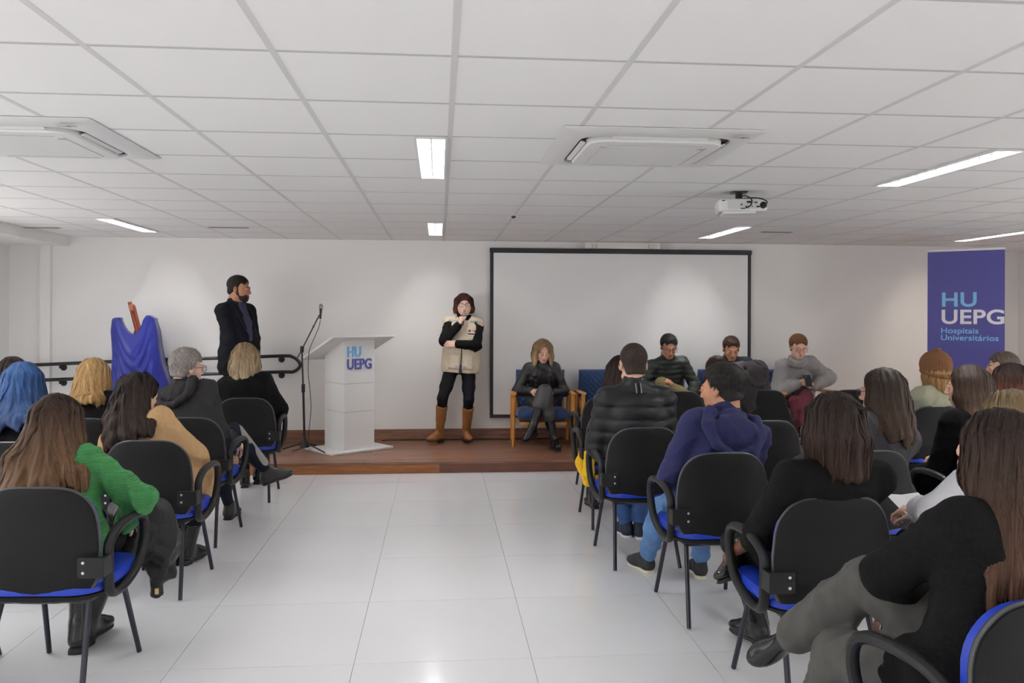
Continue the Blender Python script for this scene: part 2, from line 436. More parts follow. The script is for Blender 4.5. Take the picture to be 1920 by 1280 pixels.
# ------------------------------------------------------------------ stage
st = empty('stage_platform', ((-2.6 + RIGHT_X) / 2, STAGE_Y, 0))
tag(st, 'low brown timber stage platform in front of the white back wall', 'stage')
SX0, SX1 = -2.6, RIGHT_X - .01
ox, oy = st.location.x, st.location.y
MB().box(((SX0 + SX1) / 2 - ox, (STAGE_Y + .02 + WALL_Y) / 2 - oy, (STAGE_Z - .02) / 2), (SX1 - SX0, WALL_Y - STAGE_Y - .04, STAGE_Z - .02)).build('carcass', M_DECK, st, smooth=0)
NP = 10; PW = (WALL_Y - .005 - STAGE_Y) / NP
for r in range(NP):
    x = SX0 + (-1.1 if r % 2 else -0.3)
    while x < SX1:
        a, b = max(x, SX0) + .001, min(x + 2.2, SX1) - .001
        if b - a > 0.02:
            MB().box((0, 0, 0), (b - a, PW - .0025, 0.02)).build('deck_plank', M_DECKL if r == 1 else M_DECK, st, ((a + b) / 2 - ox, STAGE_Y + (r + .5) * PW - oy - (.008 if r == 0 else 0), STAGE_Z - .01), smooth=0)
        x += 2.2
xs = [SX0, 0.005, 2.6, 4.9, SX1]
for a, b, m in zip(xs[:-1], xs[1:], (M_FASC, M_FASC2, M_FASC, M_FASC2)):
    MB().box((0, 0, 0), (b - a - .002, 0.02, STAGE_Z - .024)).build('fascia_board', m, st, ((a + b) / 2 - ox, 0.014, (STAGE_Z - .022) / 2), smooth=0)
xs = [SX0 + .3, 1.4, 3.9, SX1]
for n_, (a, b) in enumerate(zip(xs[:-1], xs[1:])):
    MB().box((0, 0, 0), (b - a - .002, 0.015, 0.125)).build('skirting_board', M_DECK, st, ((a + b) / 2 - ox, WALL_Y - .0125 - oy, STAGE_Z + .0625), smooth=0)
# access ramp rising to the stage along the wall
rp = MB(); zz = STAGE_Z
rp.loft([[(-4.7, STAGE_Y + .06, 0), (-4.7, WALL_Y, 0), (-4.7, WALL_Y, .004), (-4.7, STAGE_Y + .06, .004)],
         [(SX0 - .002, STAGE_Y + .06, 0), (SX0 - .002, WALL_Y, 0), (SX0 - .002, WALL_Y, zz), (SX0 - .002, STAGE_Y + .06, zz)]])
o = rp.build('access_ramp', M_FLOOR, smooth=0); tag(o, 'pale access ramp rising along the back wall to the stage', 'ramp')
def ramp_z(x): return max(0, min(zz, .004 + (x + 4.7) / 2.1 * (zz - .004)))

# ------------------------------------------------------------------ handrail on the wall
hr = empty('handrail', (-3.0, WALL_Y, 1.0)); tag(hr, 'black double tube handrail mounted along the back wall beside the ramp', 'handrail')
ryw = 9.56
up = [at_y(x, y, ryw) for x, y in ((-40, 687), (60, 684), (300, 674), (420, 671))]
dn = [at_y(x, y, ryw) for x, y in ((-40, 716), (60, 713), (300, 704), (420, 700))]
U = [at_y(x, y, ryw) for x, y in ((530, 667), (548, 669), (558, 675), (563, 684), (558, 692), (548, 697), (530, 697))]
def loc_(p, o=hr): return tuple(np.array(p) - np.array(o.location))
MB().tube([loc_(p) for p in smooth_path(list(up) + list(U) + list(dn)[::-1], 4)], 0.019, 10).build('rail_tube', M_BLACKM, hr)
for (x, yu, yl) in ((112, 682, 711), (312, 674, 703), (525, 667, 697)):
    for y in (yu, yl):
        p = at_y(x, y, ryw); p[2] -= 0.045
        q = np.array([p[0], WALL_Y, p[2]])
        Mx = Matrix.Translation(loc_(q)) @ Matrix.Rotation(math.pi / 2, 4, 'X')
        f = MB().lathe([(0.036, 0), (0.036, 0.006), (0.03, 0.010)], n=16, M=Mx).build('wall_flange', M_BLACKM, hr)
        MB().tube([loc_(q), loc_(p - [0, 0, 0]), loc_(p + [0, 0, .04])], 0.008, 8).build('bracket', M_BLACKM, hr)

# ------------------------------------------------------------------ projection screen
sx0, sx1 = at_y(919, 500, WALL_Y - .04)[0], at_y(1408, 500, WALL_Y - .04)[0]
sz1, sz0 = at_y(1160, 467, WALL_Y - .04)[2], at_y(925, 783, WALL_Y - .04)[2]
ps = empty('projection_screen', ((sx0 + sx1) / 2, WALL_Y - .005, sz0)); tag(ps, 'large white projection screen with thin black border on the back wall', 'screen')
W2 = (sx1 - sx0) / 2; HS = sz1 - sz0; M_SCR = mat('screen_cloth', (0.92, 0.92, 0.91), 0.8)
MB().box((0, -.035, HS / 2), (2 * W2 - .06, .004, HS - .08)).build('screen_cloth', M_SCR, ps, smooth=0)
M_SBORDER = mat('screen_border', (0.02, 0.02, 0.026), 0.5)
MB().box((-W2 + .02, -.03, HS / 2), (.04, .018, HS)).build('side_border', M_SBORDER, ps, smooth=0)
MB().box((W2 - .02, -.03, HS / 2), (.04, .018, HS)).build('side_border', M_SBORDER, ps, smooth=0)
MB().rbox((0, -.03, .018), (2 * W2, .02, .036), .004, .003).build('bottom_bar', M_SBORDER, ps, smooth=35)
MB().rbox((0, -.035, HS - .028), (2 * W2 + .01, .045, .056), .008, .006).build('top_case', M_SBORDER, ps)
for s_ in (-.45, .45):
    MB().box((s_, -.012, HS / 2), (.05, .024, .3)).build('wall_bracket', M_SBORDER, ps, smooth=0)
p0, p1 = at_y(1097, 450, WALL_Y - .1), at_y(1237, 467, WALL_Y - .1)
bx = empty('cable_box', ((p0[0] + p1[0]) / 2, WALL_Y, p1[2])); tag(bx, 'white box with two hooks between ceiling and screen top', 'wall box')
bw, bh = p1[0] - p0[0], min(CEIL - .004, p0[2]) - p1[2]
MB().rbox((0, -.06, bh / 2), (bw, .12, bh), .004, .003).build('casing', mat('cream_box', (0.78, .75, .69), .5), bx)
for s_ in (-.38, .38):
    MB().tube([(s_ * bw + .028 * math.cos(a), -.126, bh * .42 + .028 * math.sin(a)) for a in np.linspace(math.pi * .75, math.pi * 2.25, 14)], .0035, 6).build('hook', M_STEEL, bx)
# ------------------------------------------------------------------ ceiling cassette air conditioners
M_ACW = mat('ac_white', (0.80, 0.795, 0.78), 0.38)
M_ACD = mat('ac_gap', (0.05, 0.045, 0.04), 0.7)
def rr_ring(w, l, r, z, n=6):
    pts = []
    for qx, qy, a0 in ((1, 1, 0), (-1, 1, 90), (-1, -1, 180), (1, -1, 270)):
        for k in range(n + 1):
            a = math.radians(a0 + 90 * k / n)
            pts.append((qx * (w / 2 - r) + r * math.cos(a), qy * (l / 2 - r) + r * math.sin(a), z))
    return pts
def cassette(cx, cy, label):
    R = empty('air_conditioner', (cx, cy, CEIL)); tag(R, label, 'air conditioner', 'ceiling cassette units')
    W = 0.95; I = 0.735
    MB().loft([rr_ring(W, W, .02, -.001), rr_ring(W, W, .02, -.004), rr_ring(W - .07, W - .07, .02, -.012), rr_ring(I + .03, I + .03, .13, -.024), rr_ring(I, I, .12, -.018), rr_ring(I, I, .12, -.004)], cap=False).build('panel_frame', M_ACW, R, smooth=30)
    MB().loft([rr_ring(I - .002, I - .002, .12, -.006), rr_ring(I - .002, I - .002, .12, -.0055)]).build('air_gap', M_ACD, R, smooth=0)
    # intake grille with pillow edge
    G = I - .075
    MB().loft([rr_ring(G, G, .10, -.007), rr_ring(G, G, .10, -.030), rr_ring(G - .02, G - .02, .09, -.037), rr_ring(G - .16, G - .16, .05, -.040)]).build('intake_grille', M_ACW, R, smooth=30)
    for a in range(4):
        Mx = Matrix.Rotation(a * math.pi / 2, 4, 'Z') @ Matrix.Translation((0, I / 2 - .021, -.020)) @ Matrix.Rotation(math.radians(18), 4, 'X')
        MB().rbox((0, 0, 0), (0.46, .026, .007), .01, .002, M=Mx).build('air_vane', M_ACW, R)
        Mx = Matrix.Rotation(a * math.pi / 2, 4, 'Z') @ Matrix.Translation((0, G / 2 - .07, -.0405))
        MB().box((0, 0, 0), (G - .2, .004, .002), M=Mx).build('grille_seam', mat('ac_seam', (.5, .5, .48), .6), R, smooth=0)
    for sx in (-1, 1):
        MB().box((sx * .24, -.20, -.0405), (.03, .018, .002)).build('latch', mat('ac_latch', (.45, .45, .44), .5), R, smooth=0)
    MB().box((.36, -.43, -.0285), (.08, .022, .002)).build('indicator_panel', mat('ac_ind', (.45, .45, .5), .3), R, smooth=0)
    MB().box((.37, -.43, -.0298), (.018, .010, .001)).build('logo_plate', M_BLACKP, R, smooth=0)
cassette(1.035, 4.17, 'white square ceiling air conditioner right of the near middle lamp')
cassette(-2.005, 4.24, 'white square ceiling air conditioner cut off by the left picture edge')

def slot_vent(x0, x1, y, label):
    R = empty('slot_diffuser', ((x0 + x1) / 2, y, CEIL)); tag(R, label, 'air vent', 'ceiling slot diffusers')
    w = x1 - x0
    MB().box((0, 0, -.0035), (w, .09, .004)).build('frame', M_WHITE, R, smooth=0)
    for k in (-1, 0, 1): MB().box((0, k * .024, -.0065), (w - .02, .014, .003)).build('slot', mat('slot_dark', (.16, .145, .13), .8), R, smooth=0)
slot_vent(-2.28, -1.875, 8.37, 'dark slotted vent in the ceiling right of the far left lamp')
slot_vent(-4.13, -3.78, 8.62, 'slotted ceiling vent beside the left bulkhead')
slot_vent(3.26, 3.60, 8.17, 'faint slotted ceiling vent right of the lamp beyond the projector')
sd = empty('smoke_detector', (0.635, 7.11, CEIL)); tag(sd, 'tiny dark sensor on the ceiling between lamp and air conditioner', 'sensor')
MB().lathe([(.022, 0), (.022, -.008), (.012, -.022), (.002, -.026)], n=12).build('sensor_body', mat('sensor_dark', (.05, .04, .04), .5), sd)
MB().lathe([(.028, 0), (.028, -.004), (.022, -.005)], n=12).build('sensor_base', M_ACW, sd)

# ------------------------------------------------------------------ projector
pj = at_d(1388, 388, 5.75)
P = empty('ceiling_projector', tuple(pj)); P.rotation_euler = (0, 0, math.radians(-12)); tag(P, 'white ceiling projector with black mount and dangling cables', 'projector')
M_PW = mat('projector_white', (.78, .78, .77), .4)
MB().rbox((0, 0, 0), (.33, .24, .085), .04, .012).build('projector_body', M_PW, P)
MB().rbox((-.02, -.02, -.049), (.22, .16, .014), .01, .003).build('bottom_plate', M_WHITE, P)
MB().rbox((.0, -.121, .0), (.20, .004, .055), .001, .001).build('connector_panel', mat('panel_grey', (.62, .62, .61), .5), P)
for i_, (x, z, w, h) in enumerate(((.04, .018, .03, .012), (.085, .014, .02, .008), (-.01, .002, .012, .008), (.02, -.012, .008, .008), (.04, -.012, .008, .008), (.06, -.012, .008, .008), (.1, -.014, .02, .01), (.0, -.026, .03, .006), (-.13, .03, .02, .006))):
    MB().box((x, -.1245, z), (w, .004, h)).build('connector_socket', M_BLACKP, P, smooth=0)
MB().lathe([(.024, 0), (.024, .006), (.017, .008)], n=14, M=Matrix.Translation((.135, -.118, -.004)) @ Matrix.Rotation(math.pi / 2, 4, 'X')).build('knob', M_BLACKP, P)
MB().lathe([(.035, 0), (.035, .03), (.028, .034)], n=16, M=Matrix.Translation((-.09, .12, 0)) @ Matrix.Rotation(-math.pi / 2, 4, 'X')).build('lens', M_BLACKP, P)
hz = CEIL - pj[2]
MB().rbox((-.01, 0, (hz + .04) / 2), (.045, .045, hz - .04 + .0), .006, .003).build('mount_post', M_BLACKM, P)
MB().rbox((-.01, 0, hz - .004), (.11, .11, .008), .01, .002).build('mount_plate', M_BLACKM, P)
MB().rbox((-.01, 0, .046), (.15, .12, .008), .01, .002).build('mount_bracket', M_BLACKM, P)
for pts in ([(-.005, -.03, hz - .03), (.03, -.1, .06), (.055, -.14, .03), (.045, -.15, -.01), (.02, -.128, -.022)], [(.0, -.03, hz - .05), (.08, -.09, .05), (.13, -.13, .035), (.155, -.15, .01), (.135, -.128, -.004)]):
    MB().tube(smooth_path(pts, 5), .0045, 6).build('cable', M_BLACKP, P)

# ------------------------------------------------------------------ lectern
A = at_z(622, 855, STAGE_Z); B = at_z(746, 839, STAGE_Z); Cc = at_z(580, 838, STAGE_Z)
ang = math.atan2(B[1] - A[1], B[0] - A[0]); LWD, LDP = 0.76, 0.56
ctr = A + np.array([math.cos(ang), math.sin(ang), 0]) * LWD / 2 + np.array([-math.sin(ang), math.cos(ang), 0]) * LDP / 2
LE = empty('lectern', tuple(ctr), ang); tag(LE, 'tall white lectern with sloped top and blue hospital lettering', 'lectern')
M_LEC = mat('lectern_white', (.80, .80, .79), .35)
MB().rbox((0, 0, .012), (LWD, LDP, .024), .004, .004).build('base_plate', M_LEC, LE)
CW, CD, H0, H1 = .37, .40, 1.175, 1.02     # column, front height, rear height
yf = -.20
def wedge(z0, z1f, z1r, g=0.0):
    mb = MB(); a, b = CW / 2 - g, yf + g; c = yf + CD - g
    mb.loft([[(-a, b, z0), (a, b, z0), (a, c, z0), (-a, c, z0)], [(-a, b, z1f), (a, b, z1f), (a, c, z1r), (-a, c, z1r)]]); return mb
for z0, z1 in ((.024, .42), (.424, .72)): wedge(z0, z1, z1).build('column_panel', M_LEC, LE, smooth=0)
wedge(.724, H0, H1).build('column_panel', M_LEC, LE, smooth=0)
wedge(.05, 1.0, .98, .003).build('column_core', mat('joint_grey', (.35, .35, .35), .8), LE, smooth=0)
sl = (H0 - H1) / CD
tp = MB(); a = LWD / 2; b, c = yf - .10, yf + .56
f = lambda y: H0 - sl * (y - yf)
tp.loft([[(-a, b, f(b)), (a, b, f(b)), (a, c, f(c)), (-a, c, f(c))], [(-a, b, f(b) + .022), (a, b, f(b) + .022), (a, c, f(c) + .022), (-a, c, f(c) + .022)]])
tp.build('reading_top', M_LEC, LE, smooth=0)
M_LB = mat('letter_light_blue', srgb(120, 186, 235), .4); M_LI = mat('letter_indigo', srgb(88, 92, 168), .4)
for txt, m, z, sz in (('HU', M_LB, 1.005, .155), ('UEPG', M_LI, .875, .155)):
    me = text_mesh('letters', txt, sz, m, .006, .018, .80)
    o = link_mesh('lettering', me, LE, (-CW / 2 + .025, yf - .006, z)); o.rotation_euler = (math.pi / 2, 0, 0)

# ------------------------------------------------------------------ microphone stand with microphone
ms = at_z(571, 846, STAGE_Z); ms[1] += .0
MS = empty('microphone_stand', tuple(ms)); tag(MS, 'black boom microphone stand left of the white lectern', 'microphone stand')
dM = ms[1] * math.cos(YAW) + ms[0] * math.sin(YAW)
el = at_d(566, 655, dM) - ms; tipb = at_d(599, 590, dM) - ms; rear = at_d(557, 672, dM) - ms
MB().tube([(0, 0, .08), (el[0] * .5, el[1] * .5, el[2] * .62)], .0125, 10).build('lower_tube', M_BLACKM, MS)
MB().tube([(el[0] * .5, el[1] * .5, el[2] * .6), tuple(el)], .009, 10).build('upper_tube', M_BLACKM, MS)
MB().tube([(el[0] * .5, el[1] * .5, el[2] * .58), (el[0] * .5, el[1] * .5, el[2] * .66)], .019, 10).build('clutch', M_BLACKP, MS)
MB().tube([tuple(rear), tuple(el), tuple(tipb)], .007, 8).build('boom_arm', M_BLACKM, MS)
MB().tube([tuple(el - [0, 0, .03]), tuple(el + [.004, 0, .035])], .02, 10).build('boom_joint', M_BLACKP, MS)
q = el * .35 + tipb * .65; MB().tube([tuple(q), tuple(q * .93 + tipb * .07)], .012, 8).build('boom_clutch', mat('red_dark', (.12, .02, .02), .5), MS)
MB().lathe([(.05, .045), (.045, .09), (.02, .13), (.014, .14)], n=14).build('tripod_hub', M_BLACKP, MS)
for a_ in (200, 320, 80):
    a_ = math.radians(a_); d_ = np.array([math.cos(a_), math.sin(a_), 0])
    l = MB().tube([(0, 0, .09), tuple(d_ * .09 + [0, 0, .075]), tuple(d_ * .34 + [0, 0, .012])], .008, 8).build('tripod_leg', M_BLACKM, MS)
    MB().tube([tuple(d_ * .325 + [0, 0, .012]), tuple(d_ * .36 + [0, 0, .011])], .0108, 8).build('rubber_foot', M_BLACKP, l)
def microphone(name, label, base, axis, length=.17):
    """base of handle, axis towards the grille"""
    R = empty(name, tuple(base)); tag(R, label, 'microphone')
    ax = Vector(axis).normalized(); q_ = Vector((0, 0, 1)).rotation_difference(ax).to_matrix().to_4x4()
    k = length / .17
    MB().lathe([(.009 * k, 0), (.0115 * k, .004), (.0125 * k, .06 * k), (.0165 * k, .115 * k), (.017 * k, .12 * k)], n=14, M=q_).build('handle', M_BLACKM, R)
    MB().lathe([(.021 * k, .118 * k), (.0255 * k, .132 * k), (.0255 * k, .142 * k), (.021 * k, .162 * k), (.010 * k, .172 * k), (.002, .174 * k)], n=14, M=q_).build('grille', mat('mic_grille', (.34, .34, .35), .45, metal=.6, bump=.6, bscale=900, kind='voronoi'), R)
    MB().lathe([(.0262 * k, .134 * k), (.0268 * k, .137 * k), (.0262 * k, .140 * k)], n=14, M=q_).build('grille_ring', M_STEEL, R)
    return R
mtop = at_d(602, 570, dM); mbot = at_d(600.5, 598, dM)
microphone('microphone', 'small microphone clipped upright on the boom stand', mbot, mtop - mbot, float(np.linalg.norm(mtop - mbot)))
path = [at_d(x, y, dM) for x, y in ((600.5, 600), (598, 612), (590, 632), (582, 650), (579, 664), (578, 700), (582, 740), (583, 770), (579, 810))] + [at_z(578, 834, STAGE_Z + .006), at_z(570, 838, STAGE_Z + .006), at_z(548, 845, STAGE_Z + .006)]
o = MB().tube(smooth_path([tuple(p) for p in path], 5), .0035, 6).build('microphone_cable', M_BLACKP); tag(o, 'thin black cable hanging from the stand microphone beside the lectern', 'cable')
path = [at_z(x, y, STAGE_Z + .006) for x, y in ((716, 826), (728, 823), (745, 819), (762, 822), (790, 821), (830, 820), (900, 818), (960, 817), (1050, 816))]
for p in path: p[1] = min(p[1], WALL_Y - .05)
o = MB().tube(smooth_path([tuple(p) for p in path], 5), .005, 6).build('stage_cable', M_BLACKP); tag(o, 'dark cable lying on the stage along the wall behind the speaker', 'cable')

# ------------------------------------------------------------------ roll-up banner
bl, br = at_d(1739, 600, 8.75), at_d(1884, 600, 8.35)
bl[2] = br[2] = STAGE_Z
bang = math.atan2(br[1] - bl[1], br[0] - bl[0]); bwid = float(np.linalg.norm(br - bl)); bz1 = at_d(1739, 471, 8.75)[2]
BN = empty('rollup_banner', tuple((bl + br) / 2), bang); tag(BN, 'indigo roll-up banner with light blue and white hospital lettering', 'banner')
BHT = bz1 - STAGE_Z
MB().box((0, 0, BHT / 2 + .03), (bwid, .003, BHT - .06)).build('banner_print', mat('banner_indigo', srgb(80, 78, 156), .42, var=.05, vscale=1.5), BN, smooth=0)
MB().rbox((0, 0, BHT + .002), (bwid + .01, .02, .024), .006, .004).build('top_rail', M_WHITE, BN)
MB().rbox((0, .0, .035), (bwid + .03, .11, .07), .03, .01).build('base_cassette', M_STEEL, BN)
MB().tube([(0, .03, .06), (0, .02, BHT + .02)], .008, 8).build('support_pole', M_STEEL, BN)
MB().ball((0, .02, BHT + .03), .012).build('pole_tip', M_WHITE, BN)
for txt, m, px, py, sz, bold in (('HU', mat('print_light_blue', srgb(136, 200, 244), .5), 1757, 574, .205, .022), ('UEPG', mat('print_white', srgb(244, 241, 247), .5), 1757, 606, .205, .022),
                                 ('Hospitais', MATS['print_light_blue'], 1757, 624, .080, .014), ('Universitários', MATS['print_light_blue'], 1757, 637, .080, .014)):
    me = text_mesh('print', txt, sz, m, .0006, bold, 1.14)
    # height on the banner from the pixel row, at the banner's own distance
    zz_ = at_d(px, py, 8.70)[2] - STAGE_Z
    o = link_mesh('printed_lettering', me, BN, (-bwid / 2 + .125, -.0025, zz_)); o.rotation_euler = (math.pi / 2, 0, 0)

# ------------------------------------------------------------------ easel under a blue cloth
ez = ramp_z(-3.2); ec = at_d(262, 600, 8.95); ec[2] = ez
EA = empty('easel', tuple(ec)); tag(EA, 'reddish wooden easel mast showing above a draped blue cloth', 'easel')
M_EW = wood_mat('easel_wood', srgb(132, 66, 46), srgb(160, 88, 62), .45, .03, (8, 8, 1))
de = 8.95
mt, mbm = at_d(243, 566, de) - ec, at_d(262, 640, de) - ec
ax = (mbm - mt) / np.linalg.norm(mbm - mt)
MB().tube([tuple(mt), tuple(mt + ax * 1.0)], .022, 4).build('mast', M_EW, EA, smooth=0)
MB().tube([tuple(mt + [.045, -.01, -.045]), tuple(mt + [.045, -.01, -.045] + ax * .75)], .02, 4).build('sliding_mast', M_EW, EA, smooth=0)
MB().rbox(tuple(mt + [.035, -.03, -.06]), (.045, .04, .07), .006, .004).build('clamp_block', M_EW, EA)
for dx, dy in ((-.28, -.12), (.28, -.12), (0, .28)):
    MB().tube([(dx * .15, dy * .2 + .02, 1.3), (dx, dy, 0.012)], .016, 4).build('easel_leg', M_EW, EA, smooth=0)
MB().box((.0, -.02, 1.04), (.30, .02, .36)).build('covered_board', mat('board', (.6, .6, .6), .6), EA, smooth=0)
# cloth: outline read from the photograph at the easel's distance, hung in folds round the board
rows_px = [(594, 228, 306), (600, 214, 310), (620, 212, 294), (640, 213, 297), (665, 215, 301), (690, 214, 306), (715, 213, 316), (740, 214, 318), (770, 214, 320), (800, 214, 321)]
def cloth_pt(u, v):
    """u 0..1 round the front from left to right, v 0 top .. 1 hem"""
    top = 597 + 30 * (math.sin(math.pi * min(max((u - .16) / .66, 0), 1)) ** 1.1) - 6 * math.exp(-((u - .86) / .08) ** 2) - 2 * math.exp(-((u - .1) / .08) ** 2)
    y = top + (805 - top) * v
    l = np.interp(y, [r[0] for r in rows_px], [216, 213, 211, 213, 215, 214, 213, 214, 214, 214])
    r = np.interp(y, [594, 600, 620, 640, 665, 690, 715, 740, 800], [291, 290, 296, 298, 301, 306, 314, 317, 320])
    p = at_d(l + (r - l) * u, y, de) - ec
    bulge = math.sin(math.pi * u)
    # swags between the two top corners, then straight folds
    sw = 0
    for k, (a_, w) in enumerate(((.10, .018), (.22, .02), (.36, .022), (.50, .022))):
        dist = v * 2.2 - (a_ * 2.2 + .55 * (math.sin(math.pi * min(max((u - .05) / .9, 0), 1)) - .5) * (1 - .5 * v))
        sw += w * math.exp(-(dist / .11) ** 2) * (bulge ** .7)
    sw *= 1.6
    fo = .016 * math.sin(u * 22 + 3 * v) * min(1, v * 1.6) + .02 * math.exp(-((u - .20) / .05) ** 2) * min(1, v * 2) + .016 * math.exp(-((u - .62 + .18 * v) / .05) ** 2) * max(0, v - .35)
    p[1] += -.05 - .05 * bulge - .10 * v * (.4 + .6 * bulge) - sw - fo
    return p
NU, NV = 60, 56; vs = []; 
for j in range(NV + 1):
    for i in range(NU + 1): vs.append(cloth_pt(i / NU, j / NV))
front = np.array(vs); back = front.copy()
vs2 = front.reshape(NV + 1, NU + 1, 3)
bk = vs2.copy(); bk[:, :, 1] = .055 + .02 * np.sin(np.linspace(0, 14, NU + 1))[None, :] + .10 * np.linspace(0, 1, NV + 1)[:, None]
allv = np.concatenate([vs2.reshape(-1, 3), bk.reshape(-1, 3)])
n1 = (NV + 1) * (NU + 1); F = []
for j in range(NV):
    for i in range(NU):
        a_ = j * (NU + 1) + i; F.append((a_, a_ + NU + 1, a_ + NU + 2, a_ + 1)); F.append((n1 + a_, n1 + a_ + 1, n1 + a_ + NU + 2, n1 + a_ + NU + 1))
    for a_, b_ in ((j * (NU + 1), (j + 1) * (NU + 1)),): F.append((a_, n1 + a_, n1 + b_, b_))
    for a_, b_ in ((j * (NU + 1) + NU, (j + 1) * (NU + 1) + NU),): F.append((a_, b_, n1 + b_, n1 + a_))
for i in range(NU): F.append((i, i + 1, n1 + i + 1, n1 + i))
M_BCL = mat('blue_satin', srgb(26, 36, 132), .45, sheen=.2, spec=.4, bump=.05, bscale=500)
o = link_mesh('blue_cloth', np_mesh('blue_cloth', allv, F, M_BCL), None, tuple(ec)); tag(o, 'royal blue cloth draped in folds over an easel at left', 'cloth')
# ------------------------------------------------------------------ visitor chairs
M_SEATB = mat('blue_vinyl', srgb(30, 62, 182), .38, bump=.06, bscale=250, spec=.45)
M_SHELL = mat('black_shell', (.0075, .0072, .0078), .62, bump=.3, bscale=420, spec=.25)
M_TRIM = mat('grey_trim', (.06, .06, .066), .4)
M_LEGN = mat('leg_paint', (.010, .010, .022), .35)
def back_outline(n=48, ins=0.0):
    """closed outline of the backrest in (x, z): narrow rounded top, widest low down, rounded bottom"""
    pts = []
    zb, zt = .40 + ins, .865 - ins
    for k in range(n):
        a = 2 * math.pi * k / n
        ca, sa = math.cos(a), math.sin(a)
        e = 2 / 4.2
        x = abs(ca) ** e * (1 if ca >= 0 else -1); z = abs(sa) ** e * (1 if sa >= 0 else -1)
        t = (z + 1) / 2
        w = np.interp(t, [0, .25, .5, .8, 1], [.205, .245, .243, .222, .196]) - ins
        pts.append((x * w, zb + (zt - zb) * t))
    return pts
def back_y(x, z): return -.235 - .10 * (z - .42) + .55 * x * x - .05 * math.exp(-((z - .55) / .12) ** 2) + .03
def make_chair():
    R = empty('visitor_chair')
    def plate(ins, y0, y1, m, name, dome=0.0):
        o1 = back_outline(48, ins); mb = MB()
        rings = []
        for q, (sc, dy) in enumerate(((.0, 1), (.4, 1), (.75, .9), (.94, .55), (1, 0))):
            cz = .63
            rings.append([(x * sc, back_y(x * sc, cz + (z - cz) * sc) + y0 - dome * dy, cz + (z - cz) * sc) for x, z in o1])
        rings2 = [[(x, y + (y1 - y0) + dome * 2 * 0, z) for (x, y, z) in r] for r in rings[::-1]]
        mb.loft(rings[1:] + rings2[:-1]); return mb.build(name, m, R, smooth=50)
    plate(0, 0, .014, M_SHELL, 'back_shell', .012)
    plate(.008, .016, .055, M_SEATB, 'back_cushion', -.004)
    ol = back_outline(64, -.002)
    MB().tube([(x, back_y(x, z) + .012, z) for x, z in ol], .0075, 6, closed=True).build('back_trim', M_TRIM, R)
    # seat
    def sring(w, d, r, z, y0=.0): return [(x, y + y0, z) for x, y, _ in rr_ring(w, d, r, 0, 6)]
    MB().loft([sring(.44, .42, .10, .425), sring(.49, .475, .12, .435), sring(.50, .485, .12, .455), sring(.48, .465, .12, .478), sring(.40, .39, .11, .486)]).build('seat_cushion', M_SEATB, R, smooth=50)
    MB().loft([sring(.40, .38, .09, .395), sring(.48, .46, .12, .412), sring(.495, .48, .12, .430)]).build('seat_pan', M_SHELL, R, smooth=50)
    MB().tube([(-.18, -.16, .392), (-.18, .16, .392), (.18, .16, .392), (.18, -.16, .392)], .012, 8, closed=True).build('underframe', M_LEGN, R)
    for sx in (-1, 1):
        for sy, fy in ((1, .275), (-1, -.285)):
            MB().tube([(sx * .175, sy * .15, .40), (sx * .205, fy, .006)], [.0125, .0115], 10).build('leg', M_LEGN, R)
    # bent bar joining seat and back
    MB().tube(smooth_path([(0, -.05, .385), (0, -.17, .39), (0, -.198, .44), (0, -.198, .55)], 4), .02, 8, flat=.5).build('back_bar', M_BLACKM, R)
    for sx in (-1, 1):
        X = sx * .268
        pts = smooth_path([(X, -.185, .555), (X, -.18, .63), (X + sx * .004, -.10, .680), (X + sx * .008, .05, .690), (X + sx * .008, .135, .660), (X + sx * .006, .155, .580), (X, .115, .475), (X - sx * .01, .02, .415), (X - sx * .012, -.10, .405), (X - sx * .006, -.165, .445)], 5, closed=True)
        am = MB().tube(pts, .0185, 10, closed=True, up=(1, 0, 0), flat=1.15).build('armrest', M_BLACKP, R)
        br = MB(); br.rbox((0, 0, 0), (.105, .082, .009), .008, .002, M=Matrix.Translation((sx * .232, -.262, .555)) @ Matrix.Rotation(math.pi / 2, 4, 'X')); br.box((sx * .276, -.225, .555), (.018, .08, .076))
        b = br.build('arm_bracket', M_BLACKP, R, smooth=0)
        for z in (.535, .575):
            MB().ball((sx * .203, -.2675, z), (.0065, .003, .0065), 8, 5).build('screw', M_STEEL, b)
    return R
CH0 = make_chair(); CH0_used = [False]
def place_chair(x, y, rz, label):
    R = CH0 if not CH0_used[0] else copy_tree(CH0)
    CH0_used[0] = True
    R.location = (x, y, 0); R.rotation_euler = (0, 0, math.radians(rz)); tag(R, label, 'chair', 'visitor chairs of the audience')
    return R
